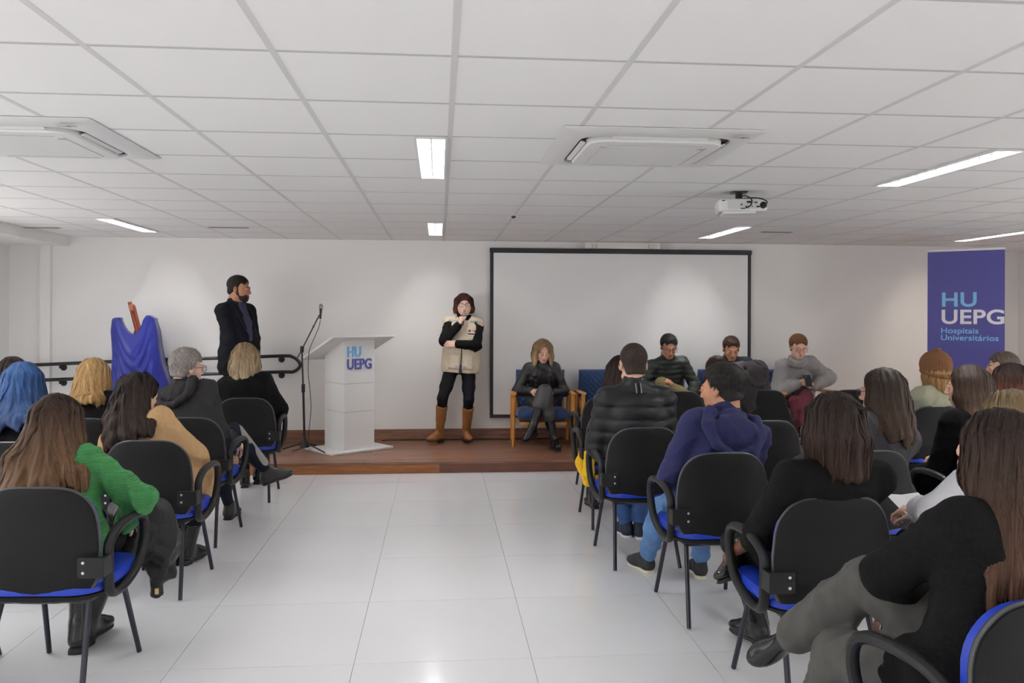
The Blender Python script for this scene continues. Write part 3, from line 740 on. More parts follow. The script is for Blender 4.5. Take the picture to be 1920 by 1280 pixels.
CHAIRS = dict(
    L1=(-1.60, 3.70, -3, 'black backed chair of the woman in the green sweater'),
    L1b=(-2.21, 3.70, 0, 'chair beside the green sweater woman, cut off by the left edge'),
    L2=(-1.60, 4.94, -2, 'black backed chair of the woman in the camel coat'),
    L3=(-1.67, 5.96, -4, 'black backed chair of the grey-haired man in dark jacket'),
    L4=(-1.62, 7.26, 3, 'black backed chair of the blonde woman in black nearest the stage'),
    L5=(-2.33, 4.93, 0, 'chair behind the blue-haired woman at the left edge'),
    L6=(-2.36, 5.95, 0, 'chair of the long-haired blonde woman in the left block'),
    L7=(-3.00, 5.97, 0, 'chair of the dark-haired person hidden behind the blue-haired woman'),
    R1=(1.47, 2.16, 14, 'nearest black backed chair at bottom right, of the long-haired woman in dark coat'),
    R2=(1.52, 3.30, 2, 'black backed chair of the woman in black sweater with crossed boot'),
    R3=(1.44, 4.32, 2, 'black backed chair of the man in the navy hoodie'),
    R4=(1.27, 5.27, 2, 'black backed chair of the man in the black puffer jacket'),
    R5=(1.32, 6.22, 0, 'chair with yellow fabric on the seat, in front of the puffer jacket man'),
    F1=(1.47, 7.27, 0, 'empty aisle chair nearest the stage in the right block'),
    A=(2.17, 5.55, 0, 'empty chair just right of the navy hoodie man'),
    B=(3.03, 7.72, 0, 'front row chair under the bent person in the dark hooded coat'),
    C=(2.20, 7.66, 0, 'empty front row chair right of the puffer jacket man'),
    D=(2.07, 6.38, 0, 'empty chair mostly hidden behind the navy hoodie man head'),
    R7=(2.22, 4.33, 3, 'chair of the woman with black glasses and grey denim jacket'),
    R8=(3.84, 6.33, 4, 'chair of the person in the brown knitted beanie'),
    G=(3.88, 7.70, 0, 'front row chair glimpsed beside the black glasses'),
    R9=(3.02, 4.45, 6, 'chair of the long-haired woman in the black coat on the right'),
    R10=(3.66, 5.05, 6, 'chair of the auburn-haired person at the right edge'),
    R11=(4.50, 6.30, 6, 'chair of the short-haired man in white at the right edge'),
    R12=(2.20, 3.16, 4, 'chair of the blonde person in white holding paper'),
)
for k, (x, y, rz, lab) in CHAIRS.items(): place_chair(x, y, rz, lab)

# ------------------------------------------------------------------ wooden armchairs on the stage
def fabric_blue():
    m = mat('blue_upholstery', srgb(44, 72, 118), .8, var=.12, vscale=60, bump=.25, bscale=500, sheen=.25)
    return m
M_UPH = fabric_blue()
def make_armchair():
    R = empty('wooden_armchair')       # faces -Y
    def cushion(w, l, h, r, name, Mx, quilt=0.0, nu=28, nv=28):
        vs = []; F = []
        for side in (1, -1):
            for j in range(nv + 1):
                for i in range(nu + 1):
                    u, v = i / nu * 2 - 1, j / nv * 2 - 1
                    eu, ev = (1 - abs(u) ** 6) ** .5, (1 - abs(v) ** 6) ** .5
                    q = 0
                    if quilt:
                        a, b = (u * w + v * l) / .13, (u * w - v * l) / .13
                        q = -quilt * (math.exp(-((a - round(a)) / .12) ** 2) + math.exp(-((b - round(b)) / .12) ** 2))
                    vs.append((u * w / 2, v * l / 2, side * (h / 2 * (.35 + .65 * eu * ev) + q * eu * ev)))
        n1 = (nu + 1) * (nv + 1)
        for j in range(nv):
            for i in range(nu):
                a = j * (nu + 1) + i; F.append((a, a + 1, a + nu + 2, a + nu + 1)); F.append((n1 + a, n1 + a + nu + 1, n1 + a + nu + 2, n1 + a + 1))
        edge = [i for i in range(nu + 1)] + [j * (nu + 1) + nu for j in range(1, nv + 1)] + [nv * (nu + 1) + i for i in range(nu - 1, -1, -1)] + [j * (nu + 1) for j in range(nv - 1, 0, -1)]
        for a, b in zip(edge, edge[1:] + edge[:1]): F.append((b, a, n1 + a, n1 + b))
        vs = [tuple(Mx @ Vector(p)) for p in vs]
        return link_mesh(name, np_mesh(name, vs, F, M_UPH), R)
    cushion(.56, .56, .15, .03, 'seat_cushion', Matrix.Translation((0, .0, .345)) @ Matrix.Rotation(math.radians(-3), 4, 'X'))
    cushion(.56, .50, .12, .03, 'back_cushion', Matrix.Translation((0, .285, .57)) @ Matrix.Rotation(math.radians(90 + 10), 4, 'X') @ Matrix.Rotation(math.pi, 4, 'Y'), quilt=.012, nu=44, nv=40)
    MB().box((0, 0, .262), (.52, .54, .03)).build('seat_frame', M_PINE, R, smooth=0)
    for s in (-1, 1):
        X = s * .325
        MB().tube([(X, -.285, .575), (X + s * .0, -.255, .30), (X, -.235, 0.0)][::-1], [.016, .021, .024], 10).build('front_leg', M_PINE, R)
        MB().tube([(X, .30, 0.0), (X, .235, .30), (X, .20, .575)], [.016, .020, .021], 10).build('rear_leg', M_PINE, R)
        mb = MB(); pts = [(X, -.335, .590), (X, -.30, .594), (X, -.1, .590), (X, .12, .585), (X, .255, .580)]
        rings = []
        for (x, y, z), hw, hh in zip(pts, (.026, .034, .034, .028, .018), (.012, .016, .016, .014, .012)):
            rings.append([(x + hw * math.cos(a), y, z + hh * math.sin(a)) for a in np.linspace(0, 2 * math.pi, 12, endpoint=False)])
        mb.loft(rings); mb.build('armrest', M_PINE, R, smooth=40)
        MB().tube([(X, -.245, .27), (X, .235, .27)], .013, 8).build('side_rail', M_PINE, R)
        MB().tube([(X * .82, .24, .29), (X * .82, .30, .60)], .015, 8).build('back_post', M_PINE, R)
    return R
AC0 = make_armchair()
arm = [(1.15, 9.26, -3, 'wooden armchair with blue cushions under the woman in black leather'),
       (1.90, 9.26, 0, 'empty blue quilted wooden armchair between seated woman and puffer jacket man'),
       (2.62, 9.27, 4, 'wooden armchair of the seated man in the dark green jacket'),
       (3.33, 9.27, 4, 'wooden armchair of the man in navy jacket, mostly hidden'),
       (4.10, 9.24, 8, 'wooden armchair with blue cushion of the woman in grey poncho')]
for i, (x, y, rz, lab) in enumerate(arm):
    R = AC0 if i == 0 else copy_tree(AC0)
    R.location = (x, y, STAGE_Z); R.rotation_euler = (0, 0, math.radians(rz)); tag(R, lab, 'armchair', 'wooden armchairs on the stage')
# ------------------------------------------------------------------ sculpting engine: smooth unions of tapered limbs -> one continuous surface
def V3(*a): return np.array(a, float)
def unit(v):
    v = np.asarray(v, float); n = np.linalg.norm(v); return v / n if n > 1e-9 else v
def rotm(yaw=0, pitch=0, roll=0):
    """degrees; yaw about z (left +), pitch nods forward (+), roll tips towards the right (+)"""
    y, p, r = map(math.radians, (yaw, -pitch, roll))
    return np.array(Euler((p, r, 0), 'XYZ').to_matrix().to_4x4())[:3, :3] if False else np.array((Matrix.Rotation(y, 3, 'Z') @ Matrix.Rotation(p, 3, 'X') @ Matrix.Rotation(r, 3, 'Y')))
class Sculpt:
    def __init__(s, h): s.h = h; s.p = []; s.disp = None
    def cone(s, a, b, ra, rb, k=.02, sub=False): s.p.append(('c', np.asarray(a, float), np.asarray(b, float), ra, rb, k, sub)); return s
    def chain(s, pts, rs, k=.02):
        for i in range(len(pts) - 1): s.cone(pts[i], pts[i + 1], rs[i], rs[i + 1], k)
        return s
    def ell(s, c, r, R=None, k=.03, sub=False): s.p.append(('e', np.asarray(c, float), np.eye(3) if R is None else np.asarray(R), np.asarray(r, float), k, sub)); return s
    def box(s, c, half, rnd, R=None, k=.01, sub=False): s.p.append(('b', np.asarray(c, float), np.eye(3) if R is None else np.asarray(R), np.asarray(half, float), rnd, k, sub)); return s
    def cut(s, c, n): s.p.append(('h', np.asarray(c, float), unit(n))); return s
    def field(s):
        h = s.h; lo = np.full(3, 1e9); hi = -lo
        for q in s.p:
            if q[0] == 'c' and not q[6]: lo = np.minimum(lo, np.minimum(q[1] - q[3], q[2] - q[4])); hi = np.maximum(hi, np.maximum(q[1] + q[3], q[2] + q[4]))
            elif q[0] == 'e' and not q[5]:
                e = np.sqrt(((q[2] * q[3]) ** 2).sum(1)); lo = np.minimum(lo, q[1] - e); hi = np.maximum(hi, q[1] + e)
            elif q[0] == 'b' and not q[6]:
                e = np.abs(q[2]) @ (q[3]) + q[4]; lo = np.minimum(lo, q[1] - e); hi = np.maximum(hi, q[1] + e)
        lo -= 4 * h + .03; hi += 4 * h + .03
        n = np.ceil((hi - lo) / h).astype(int) + 1
        s.lo = lo; ax = [(lo[i] + h * np.arange(n[i])).astype(np.float32) for i in range(3)]; s.ax = ax
        D = np.full(n, .5, np.float32)
        for q in s.p:
            if q[0] == 'h':
                X, Y, Z = ax[0][:, None, None], ax[1][None, :, None], ax[2][None, None, :]
                d = (X - q[1][0]) * q[2][0] + (Y - q[1][1]) * q[2][1] + (Z - q[1][2]) * q[2][2]
                np.maximum(D, d, out=D); continue
            k = q[5] if q[0] in 'cb' else q[4]; sub = q[6] if q[0] in 'cb' else q[5]
            if q[0] == 'c': a = np.minimum(q[1] - q[3], q[2] - q[4]); b = np.maximum(q[1] + q[3], q[2] + q[4])
            elif q[0] == 'e': e = np.sqrt(((q[2] * q[3]) ** 2).sum(1)); a, b = q[1] - e, q[1] + e
            else: e = np.abs(q[2]) @ q[3] + q[4]; a, b = q[1] - e, q[1] + e
            m = k * 1.3 + 2 * h + (.03 if s.disp is not None else 0)
            i0 = np.clip(((a - m - lo) / h).astype(int), 0, n); i1 = np.clip(((b + m - lo) / h).astype(int) + 2, 0, n)
            if (i1 <= i0).any(): continue
            sl = tuple(slice(i0[t], i1[t]) for t in range(3))
            X, Y, Z = ax[0][sl[0]][:, None, None], ax[1][sl[1]][None, :, None], ax[2][sl[2]][None, None, :]
            if q[0] == 'c':
                ab = q[2] - q[1]; L2 = max(float(ab @ ab), 1e-9)
                px, py, pz = X - np.float32(q[1][0]), Y - np.float32(q[1][1]), Z - np.float32(q[1][2])
                t = np.clip((px * ab[0] + py * ab[1] + pz * ab[2]) / L2, 0, 1).astype(np.float32)
                d = np.sqrt((px - t * ab[0]) ** 2 + (py - t * ab[1]) ** 2 + (pz - t * ab[2]) ** 2) - (q[3] + t * (q[4] - q[3]))
            else:
                px, py, pz = X - q[1][0], Y - q[1][1], Z - q[1][2]; R = q[2]
                u = px * R[0, 0] + py * R[1, 0] + pz * R[2, 0]; v = px * R[0, 1] + py * R[1, 1] + pz * R[2, 1]; w = px * R[0, 2] + py * R[1, 2] + pz * R[2, 2]
                if q[0] == 'e':
                    r = q[3]
                    k0 = np.sqrt((u / r[0]) ** 2 + (v / r[1]) ** 2 + (w / r[2]) ** 2); k1 = np.sqrt((u / r[0] ** 2) ** 2 + (v / r[1] ** 2) ** 2 + (w / r[2] ** 2) ** 2)
                    d = k0 * (k0 - 1) / np.maximum(k1, 1e-6)
                else:
                    du, dv, dw = np.abs(u) - q[3][0], np.abs(v) - q[3][1], np.abs(w) - q[3][2]
                    d = np.sqrt(np.maximum(du, 0) ** 2 + np.maximum(dv, 0) ** 2 + np.maximum(dw, 0) ** 2) + np.minimum(np.maximum(du, np.maximum(dv, dw)), 0) - q[4]
            d = d.astype(np.float32); A = D[sl]
            if sub:
                d = -d; hh = np.clip(.5 - .5 * (d - A) / k, 0, 1) if k > 0 else None
                D[sl] = (A * hh + d * (1 - hh)) + k * hh * (1 - hh)
            else:
                hh = np.clip(.5 + .5 * (A - d) / k, 0, 1)
                D[sl] = (A * (1 - hh) + d * hh) - k * hh * (1 - hh)
        if s.disp is not None:
            idx = np.nonzero(np.abs(D) < .05)
            P = [ax[t][idx[t]] for t in range(3)]
            D[idx] += s.disp(*P).astype(np.float32)
        s.D = D
        return s
    def surface(s):
        """naive surface nets"""
        if not hasattr(s, 'D'): s.field()
        D = s.D; h = s.h; I = D < 0
        nx, ny, nz = D.shape
        cnt = np.zeros((nx - 1, ny - 1, nz - 1), np.int8)
        for a in (0, 1):
            for b in (0, 1):
                for c in (0, 1): cnt += I[a:nx - 1 + a, b:ny - 1 + b, c:nz - 1 + c]
        act = (cnt > 0) & (cnt < 8)
        ci, cj, ck = np.nonzero(act)
        vid = np.full(act.shape, -1, np.int32); vid[ci, cj, ck] = np.arange(len(ci))
        acc = np.zeros((len(ci), 3)); num = np.zeros(len(ci))
        for ax_ in range(3):
            o = [t for t in range(3) if t != ax_]
            for b in (0, 1):
                for c in (0, 1):
                    o0 = [0, 0, 0]; o0[o[0]] = b; o0[o[1]] = c; o1 = list(o0); o1[ax_] = 1
                    d0 = D[ci + o0[0], cj + o0[1], ck + o0[2]]; d1 = D[ci + o1[0], cj + o1[1], ck + o1[2]]
                    m = (d0 < 0) != (d1 < 0)
                    t = np.where(m, d0 / np.where(m, d0 - d1, 1), 0)
                    p = np.array(o0, float)[None, :].repeat(len(ci), 0); p[:, ax_] = t
                    acc += p * m[:, None]; num += m
        vs = s.lo + h * (np.stack([ci, cj, ck], 1) + acc / num[:, None])
        F = []
        for ax_ in range(3):
            o = [t for t in range(3) if t != ax_]
            sl0 = [slice(1, -1)] * 3; sl1 = [slice(1, -1)] * 3; sl0[ax_] = slice(0, -1); sl1[ax_] = slice(1, None)
            A, B = I[tuple(sl0)], I[tuple(sl1)]
            e = np.nonzero(A != B); inside = A[e]
            ii = [e[t] + (0 if t == ax_ else 1) for t in range(3)]
            def cell(b, c):
                q = list(ii); q[o[0]] = q[o[0]] - b; q[o[1]] = q[o[1]] - c; return vid[q[0], q[1], q[2]]
            q = np.stack([cell(1, 1), cell(0, 1), cell(0, 0), cell(1, 0)], 1)
            flip = inside if ax_ != 1 else ~inside
            q[~flip] = q[~flip][:, ::-1]
            F.append(q)
        return vs, np.concatenate(F)
    def sample(s, P):
        g = (P - s.lo) / s.h; n = np.array(s.D.shape)
        g = np.clip(g, 0.01, n - 1.01); i = g.astype(int); f = g - i; out = 0
        for a in (0, 1):
            for b in (0, 1):
                for c in (0, 1):
                    w = (f[:, 0] if a else 1 - f[:, 0]) * (f[:, 1] if b else 1 - f[:, 1]) * (f[:, 2] if c else 1 - f[:, 2])
                    out = out + w * s.D[i[:, 0] + a, i[:, 1] + b, i[:, 2] + c]
        return out
    def grad(s, P):
        e = s.h
        G = np.stack([s.sample(P + d) - s.sample(P - d) for d in np.eye(3) * e], 1)
        return G / np.maximum(np.linalg.norm(G, axis=1), 1e-6)[:, None]
    def obj(s, name, material, parent):
        v, f = s.surface(); return link_mesh(name, np_mesh(name, v, f, material), parent)

def folds(seed, amp=.004, wl=.09, n=3, aniso=(1, 1, 1)):
    """soft cloth creases: sharp-crested ridges that come and go"""
    rg = np.random.RandomState(seed); n = max(n, 3); ks = rg.normal(size=(n, 3)); ks[:, 2] *= 1.3; ks /= np.linalg.norm(ks, axis=1)[:, None]
    ks *= (math.pi / (wl * rg.uniform(.7, 1.5, n)))[:, None] * np.array(aniso); ph = rg.uniform(0, 6.28, (n, 4))
    def f(x, y, z):
        out = 0
        for i in range(n):
            wv = .9 * np.sin(9 * x + 7 * z + ph[i, 0]) + .7 * np.sin(8 * y - 11 * z + ph[i, 1]) + .3 * np.sin(29 * x + 23 * y + 17 * z + ph[i, 3])
            rid = (1 - np.abs(np.sin(ks[i, 0] * x + ks[i, 1] * y + ks[i, 2] * z + wv + ph[i, 2]))) ** 2
            msk = np.clip(.55 + .75 * np.sin(6.5 * x + ph[i, 1]) * np.sin(6 * y + ph[i, 2]) + .35 * np.sin(7 * z + ph[i, 0]), 0, 1)
            out = out + rid * msk
        return amp * (.35 - np.minimum(out, 1.5))
    return f
def quilt(seed, period=.085, amp=.010):
    g = folds(seed, .0025, .05, 4)
    def f(x, y, z):
        zz_ = z + .006 * np.sin(17 * x + seed) + .004 * np.sin(31 * y)
        return amp * (.80 - np.abs(np.sin(math.pi * zz_ / period)) ** .5) + g(x, y, z)
    return f
def ik(a, t, l1, l2, pole):
    a, t = np.asarray(a, float), np.asarray(t, float); d = t - a; L = np.linalg.norm(d)
    if L > .995 * (l1 + l2): t = a + d / L * .995 * (l1 + l2); d = t - a; L = np.linalg.norm(d)
    u = d / L; x = (l1 * l1 - l2 * l2 + L * L) / (2 * L); hgt = math.sqrt(max(l1 * l1 - x * x, 0))
    p = np.asarray(pole, float); p = p - u * (p @ u); p = unit(p)
    return a + u * x + p * hgt, t

SKIN = {}
def skin(tone):
    if tone not in SKIN:
        c = {'light': srgb(226, 178, 154), 'pale': srgb(232, 192, 170), 'tan': srgb(196, 140, 108), 'brown': srgb(112, 72, 54), 'olive': srgb(182, 128, 98)}[tone]
        SKIN[tone] = mat('skin_' + tone, c, .5, var=.06, vscale=30, bump=.04, bscale=200)
    return SKIN[tone]

def hand_sculpt(S, W, F, N, side, curl=(28, 30, 22), k=1.0, thumb=35, spread=1.0):
    """W wrist, F towards the fingers, N out of the palm, side +1 thumb towards +cross"""
    F, N = unit(F), np.asarray(N, float); N = unit(N - F * (N @ F)); T = np.cross(F, N) * side   # T: thumb side
    R = np.stack([T, F, N], 1)
    S.cone(W - F * .03 * k, W + F * .01, .026 * k, .025 * k, .01)
    S.box(W + F * .048 * k, (.026 * k, .034 * k, .004 * k), .0125 * k, R, .012)
    for i, (off, ln, r) in enumerate(((.030, .070, .0088), (.010, .079, .0090), (-.010, .073, .0086), (-.029, .057, .0076))):
        p = W + F * (.090 - .006 * (i == 3)) * k + T * off * k * spread; a = 0; d = F + T * off * 1.2 * (spread - .6); d = unit(d)
        for j, fr in enumerate((.45, .32, .25)):
            a += math.radians(curl[j] * (1 + .12 * i))
            dd = d * math.cos(a) + N * math.sin(a)
            e = p + dd * ln * fr * k
            S.cone(p, e, r * k * (1 - .07 * j), r * k * (1 - .07 * (j + 1)), .004); p = e
    a = math.radians(thumb)
    p = W + F * .022 * k + T * .022 * k + N * .006 * k
    d1 = unit(F * math.cos(a) + T * math.sin(a) + N * .35); e = p + d1 * .042 * k
    S.cone(p, e, .0135 * k, .0105 * k, .01)
    d2 = unit(F * math.cos(a * .35) + T * math.sin(a * .35) * .6 + N * .45); S.cone(e, e + d2 * .034 * k, .0105 * k, .0085 * k, .005)
    d3 = unit(d2 + N * .3); S.cone(e + d2 * .034 * k, e + d2 * .034 * k + d3 * .022 * k, .0088 * k, .0075 * k, .004)

def head_sculpt(S, C, R, k, female, N, fat=0.0, detail=True):
    q = lambda x, y, z: C + R @ (np.array([x, y, z]) * k)
    S.ell(q(0, -.014, .036), np.array([.0735, .092, .079]) * k, R, .02)
    S.ell(q(0, .026, -.035), np.array([.057 + fat, .062, .078]) * k, R, .03)
    S.ell(q(0, .052, -.088), np.array([.027 + fat * .8, .026, .022]) * k, R, .025)
    if not female: S.cone(q(-.048, .0, -.068), q(-.018, .052, -.092), .022 * k, .018 * k, .02); S.cone(q(.048, .0, -.068), q(.018, .052, -.092), .022 * k, .018 * k, .02)
    S.cone(q(0, -.026, -.05), N, (.050 if female else .058) * k + fat * .5, (.054 if female else .064) * k + fat * .5, .02)
    if detail:
        for s in (-1, 1):
            S.ell(q(s * .040, .056, -.022), np.array([.020, .018, .02]) * k, R, .015)
            S.ell(q(s * .031, .097, .003), np.array([.019, .017, .012]) * k, R, .010, sub=True)
            S.ell(q(s * .032, .077, .003), np.array([.015, .012, .0125]) * k, R, .004)
            S.ell(q(s * .031, .0895, .0085), np.array([.016, .004, .0035]) * k, R, .003)
            S.ell(q(s * .076, -.012, -.004), np.array([.009, .019, .032]) * k, R @ rotm(s * -18, -8, 0), .008)
            S.ell(q(s * .079, -.009, .002), np.array([.005, .009, .014]) * k, R @ rotm(s * -18, -8, 0), .004, sub=True)
        S.cone(q(-.03, .080, .021), q(.03, .080, .021), .010 * k, .010 * k, .012)
        S.cone(q(0, .086, .012), q(0, .105, -.030), .0075 * k, .0115 * k, .009)
        S.cone(q(-.012, .094, -.034), q(.012, .094, -.034), .0085 * k, .0085 * k, .006)
        S.cone(q(-.017, .081, -.058), q(.017, .081, -.058), .0065 * k, .0065 * k, .006)
        S.cone(q(-.015, .080, -.068), q(.015, .080, -.068), .0075 * k, .0075 * k, .006)
        S.cone(q(-.022, .089, -.063), q(.022, .089, -.063), .0018 * k, .0018 * k, .003, sub=True)
    return q

def ribbons(name, material, parent, P, Nrm, width, rnd):
    """P (n, m, 3) strand points -> flat locks lying on the hair"""
    n, m, _ = P.shape
    t = np.gradient(P, axis=1); t /= np.maximum(np.linalg.norm(t, axis=2), 1e-6)[..., None]
    sd = np.cross(Nrm, t); sd /= np.maximum(np.linalg.norm(sd, axis=2), 1e-6)[..., None]
    w = width * np.interp(np.linspace(0, 1, m), [0, .1, .75, 1], [.5, 1, .9, .15])[None, :, None]
    A, B = P - sd * w, P + sd * w
    vs = np.stack([A, B], 2).reshape(-1, 3)
    i = np.arange(n)[:, None] * (2 * m) + 2 * np.arange(m - 1)[None, :]
    F = np.stack([i, i + 1, i + 3, i + 2], 2).reshape(-1, 4)
    g = np.linspace(0, 1, m)[None, :, None].repeat(n, 0).repeat(2, 2)
    r = rnd[:, None, None].repeat(m, 1).repeat(2, 2)
    return vs, F, r.ravel(), g.ravel()

def hair_obj(S, style, C, R, k, Nk, backy, parent, hm, res, strands, seed, zend, spread, wave=0.0, part=0.0, far=False):
    """S: hair sculpt already filled with shapes"""
    rg = np.random.RandomState(seed)
    S.field(); v, f = S.surface()
    # tone of the mass under the strands
    loc = (v - C) @ R
    ang = np.arctan2(loc[:, 0], -loc[:, 1] + .02)
    tone = .35 + .16 * np.sin(ang * 23 + 3 * np.sin(ang * 7 + seed)) + .10 * np.sin(ang * 61 + loc[:, 2] * 9)
    g0 = np.clip((C[2] + .1 - v[:, 2]) / max(C[2] + .1 - zend, .05), 0, 1)
    vs, fs, rr, gg = [v], [f], [tone], [g0]
    if strands:
        n = strands
        u = rg.normal(size=(n * 6, 3)); u /= np.linalg.norm(u, axis=1)[:, None]
        lo = -.15 if style != 'short' else -.55
        keep = (u[:, 2] > lo) & ~((u[:, 1] > .45) & (u[:, 2] < .62)); u = u[keep][:n]; n = len(u)
        p = C + (np.array([0, -.014, .036]) * k + u * np.array([.088, .108, .096]) * k) @ R.T
        for _ in range(3): p = p - S.grad(p) * (S.sample(p) - .002)[:, None]
        m = {'short': 3, 'mid': 10, 'long': 14}[style]
        Ls = (p[:, 2] - zend) * rg.uniform(.72, 1.12, n) if style != 'short' else np.full(n, .030) * rg.uniform(.6, 1.2, n)
        Ls = np.maximum(Ls, .02)
        pts = [p]; nr = [S.grad(p)]
        lat = R @ np.array([1., 0, 0]); bk = R @ np.array([0, -1., -.0])
        off = rg.uniform(.0005, .005, n)
        ph = rg.uniform(0, 6.28, n)
        for j in range(1, m):
            nn = S.grad(p)
            side = np.sign(((p - C) @ R)[:, 0] - part * .03)
            top = np.clip(nn[:, 2], 0, 1)[:, None]
            d = np.array([0, 0, -1.])[None] + top * (1.1 * side[:, None] * lat[None] + .5 * bk[None])
            if style == 'short': d = d * .5 + .6 * bk[None] * (-.2) + rg.normal(size=(n, 3)) * .22
            d = d + wave * np.stack([np.sin(ph + j * .9), np.cos(ph * 1.7 + j * 1.1), np.zeros(n)], 1)
            d = d + rg.normal(size=(n, 3)) * .05
            t = d - nn * (d * nn).sum(1)[:, None]; t /= np.maximum(np.linalg.norm(t, axis=1), 1e-6)[:, None]
            free = (p[:, 2] < zend + .03)[:, None]
            t = np.where(free, unit([0, 0, -1.])[None] + .15 * rg.normal(size=(n, 3)), t)
            p = p + t * (Ls / (m - 1))[:, None]
            s_ = S.sample(p); p = np.where(free, p, p - S.grad(p) * (s_ - off)[:, None])
            pts.append(p); nr.append(nn)
        P = np.stack(pts, 1); Nn = np.stack(nr, 1)
        a, b, c, d_ = ribbons('strands', hm, parent, P, Nn, (.0022 if not far else .0034) * (1 if style != 'short' else .6), np.clip(rg.normal(.5, .22, n), 0, 1))
        if style == 'short': d_ = d_ * 0 + rg.uniform(0, 1, n)[:, None].repeat(2 * m, 1).ravel()
        else: d_ = np.clip((C[2] + .1 - a[:, 2]) / max(C[2] + .1 - zend, .05), 0, 1)
        vs.append(a); fs.append(b + len(v)); rr.append(c); gg.append(d_)
    me = np_mesh('hair', np.concatenate(vs), np.concatenate(fs), hm)
    at = me.color_attributes.new('hc', 'FLOAT_COLOR', 'POINT')
    r_, g_ = np.concatenate(rr), np.concatenate(gg)
    at.data.foreach_set('color', np.stack([r_, g_, r_ * 0, r_ * 0 + 1], 1).astype(np.float32).ravel())
    return link_mesh('hair', me, parent)
# ------------------------------------------------------------------ people
def eye_parts(C, R, k, parent, iris=(.05, .03, .02), lids=False):
    for s in (-1, 1):
        c = C + R @ (np.array([s * .0315, .0815, .003]) * k)
        Mx = Matrix.Translation(c) @ Matrix(R.tolist()).to_4x4()
        if lids:
            l = MB().ball((0, 0, 0), (.0125 * k, .0112 * k, .0098 * k), 12, 8, M=Mx).build('eyelid', lids, parent)
            MB().tube([(-.0105 * k, .0055 * k, -.0035 * k), (-.004 * k, .0098 * k, -.0062 * k), (.004 * k, .0098 * k, -.0062 * k), (.0105 * k, .0055 * k, -.0035 * k)], .0011 * k, 5, M=Mx).build('lashes', mat('lash_dark', (.02, .015, .012), .8), l)
            continue
        e = MB().ball((0, 0, 0), .0095 * k, 12, 8, M=Mx).build('eye', mat('eye_white', (.72, .70, .68), .25), parent)
        MB().ball((0, .0065 * k, -.001 if lids else 0), (.0046 * k, .0036 * k, .0046 * k), 10, 6, M=Mx).build('iris', mat('iris_brown', iris, .15), e)
def brow_lip(C, R, k, parent, browm, lipm, thick=1.0):
    for s in (-1, 1):
        pts = [C + R @ (np.array(p) * k) for p in ((s * .014, .0905, .0205), (s * .030, .0885, .0255), (s * .047, .0745, .021))]
        MB().tube([tuple(p) for p in smooth_path(pts, 3)], [.0020 * thick] * 3 + [.0024 * thick] * 3 + [.0010], 6).build('eyebrow', browm, parent)
    if lipm:
        for z, r in ((-.0585, .0042), (-.0675, .0052)):
            pts = [C + R @ (np.array(p) * k) for p in ((-.022, .0795, -.0625), (-.010, .0872, z), (0, .0885, z), (.010, .0872, z), (.022, .0795, -.0625))]
            MB().tube([tuple(p) for p in pts], [.0012, r, r, r, .0012], 6).build('lip', lipm, parent)
def glasses(C, R, k, parent, m, w=.027, h=.019, thick=.0020, lens=True):
    G = empty('glasses', parent=parent)
    q = lambda x, y, z: tuple(C + R @ (np.array([x, y, z]) * k))
    for s in (-1, 1):
        pts = []
        for a in np.linspace(0, 2 * math.pi, 20, endpoint=False):
            ca, sa = math.cos(a), math.sin(a); e = .6
            pts.append(q(s * .033 + w * abs(ca) ** e * np.sign(ca), .104 - .10 * abs(s * .033 + w * ca) ** 1.6, .000 + h * abs(sa) ** e * np.sign(sa)))
        rim = MB().tube(pts, thick, 6, closed=True).build('rim', m, G)
        MB().tube([q(s * .060, .097, .010), q(s * .079, .07, .010), q(s * .082, .0, .008), q(s * .079, -.025, -.004)], thick, 6).build('temple', m, G)
        if lens:
            mb = MB(); mb._add(pts, [tuple(range(20))]); mb.build('lens', mat('lens_glass', (.9, .95, 1), .05, alpha=.05, spec=.25), G, smooth=0)
    MB().tube([q(-.008, .104, .004), q(0, .1055, .007), q(.008, .104, .004)], thick, 6).build('bridge', m, G)
    return G

def shoe(parent, A, toe, up, m, solem, kind='shoe', k=1.0, heel=.0, shin=None):
    """A ankle joint, toe direction, up direction (along the shin)"""
    toe = unit(toe); up = unit(np.asarray(up, float) - toe * (np.asarray(up, float) @ toe)); sd = np.cross(toe, up)
    R = np.stack([sd, toe, up], 1); q = lambda x, y, z: A + R @ (np.array([x, y, z]) * k)
    S = Sculpt(.0085); zs = -.078
    S.cone(q(0, 0, .02), q(0, -.015, -.035), .041 * k, .036 * k, .02)
    S.cone(q(0, -.02, -.045), q(0, .10, -.052), .036 * k, .036 * k, .03)
    S.ell(q(0, .12, -.057), np.array([.045, .075, .030]) * k, R, .02)
    S.cone(q(0, .03, -.01), q(0, .12, -.045), .034 * k, .026 * k, .02)
    if kind in ('boot', 'tall'):
        hgt = .16 if kind == 'boot' else .33
        sh_ = unit(shin) if shin is not None else up
        S.cone(A, A + sh_ * hgt * k, .043 * k, (.048 if kind == 'boot' else .066) * k, .02); S.cut(A + sh_ * hgt * k, sh_)
    S.cut(q(0, 0, zs), -up)
    if kind == 'tall': S.disp = folds(7, .004, .07)
    name = 'boot' if kind in ('boot', 'tall') else 'shoe'
    o = S.obj(name, m, parent)
    T = Sculpt(.008)
    T.box(q(0, .04, zs - .004), np.array([.022, .085, .004]) * k, .008 * k, R, .01); T.ell(q(0, .122, zs - .004), np.array([.044, .072, .013]) * k, R, .01)
    T.ell(q(0, -.018, zs - .004), np.array([.036, .040, .013]) * k, R, .01)
    if heel or kind in ('boot', 'tall'): T.box(q(0, -.022, zs - .020), np.array([.022, .024, .012]) * k, .010, R, .004)
    T.obj('sole', solem, o)
    return o

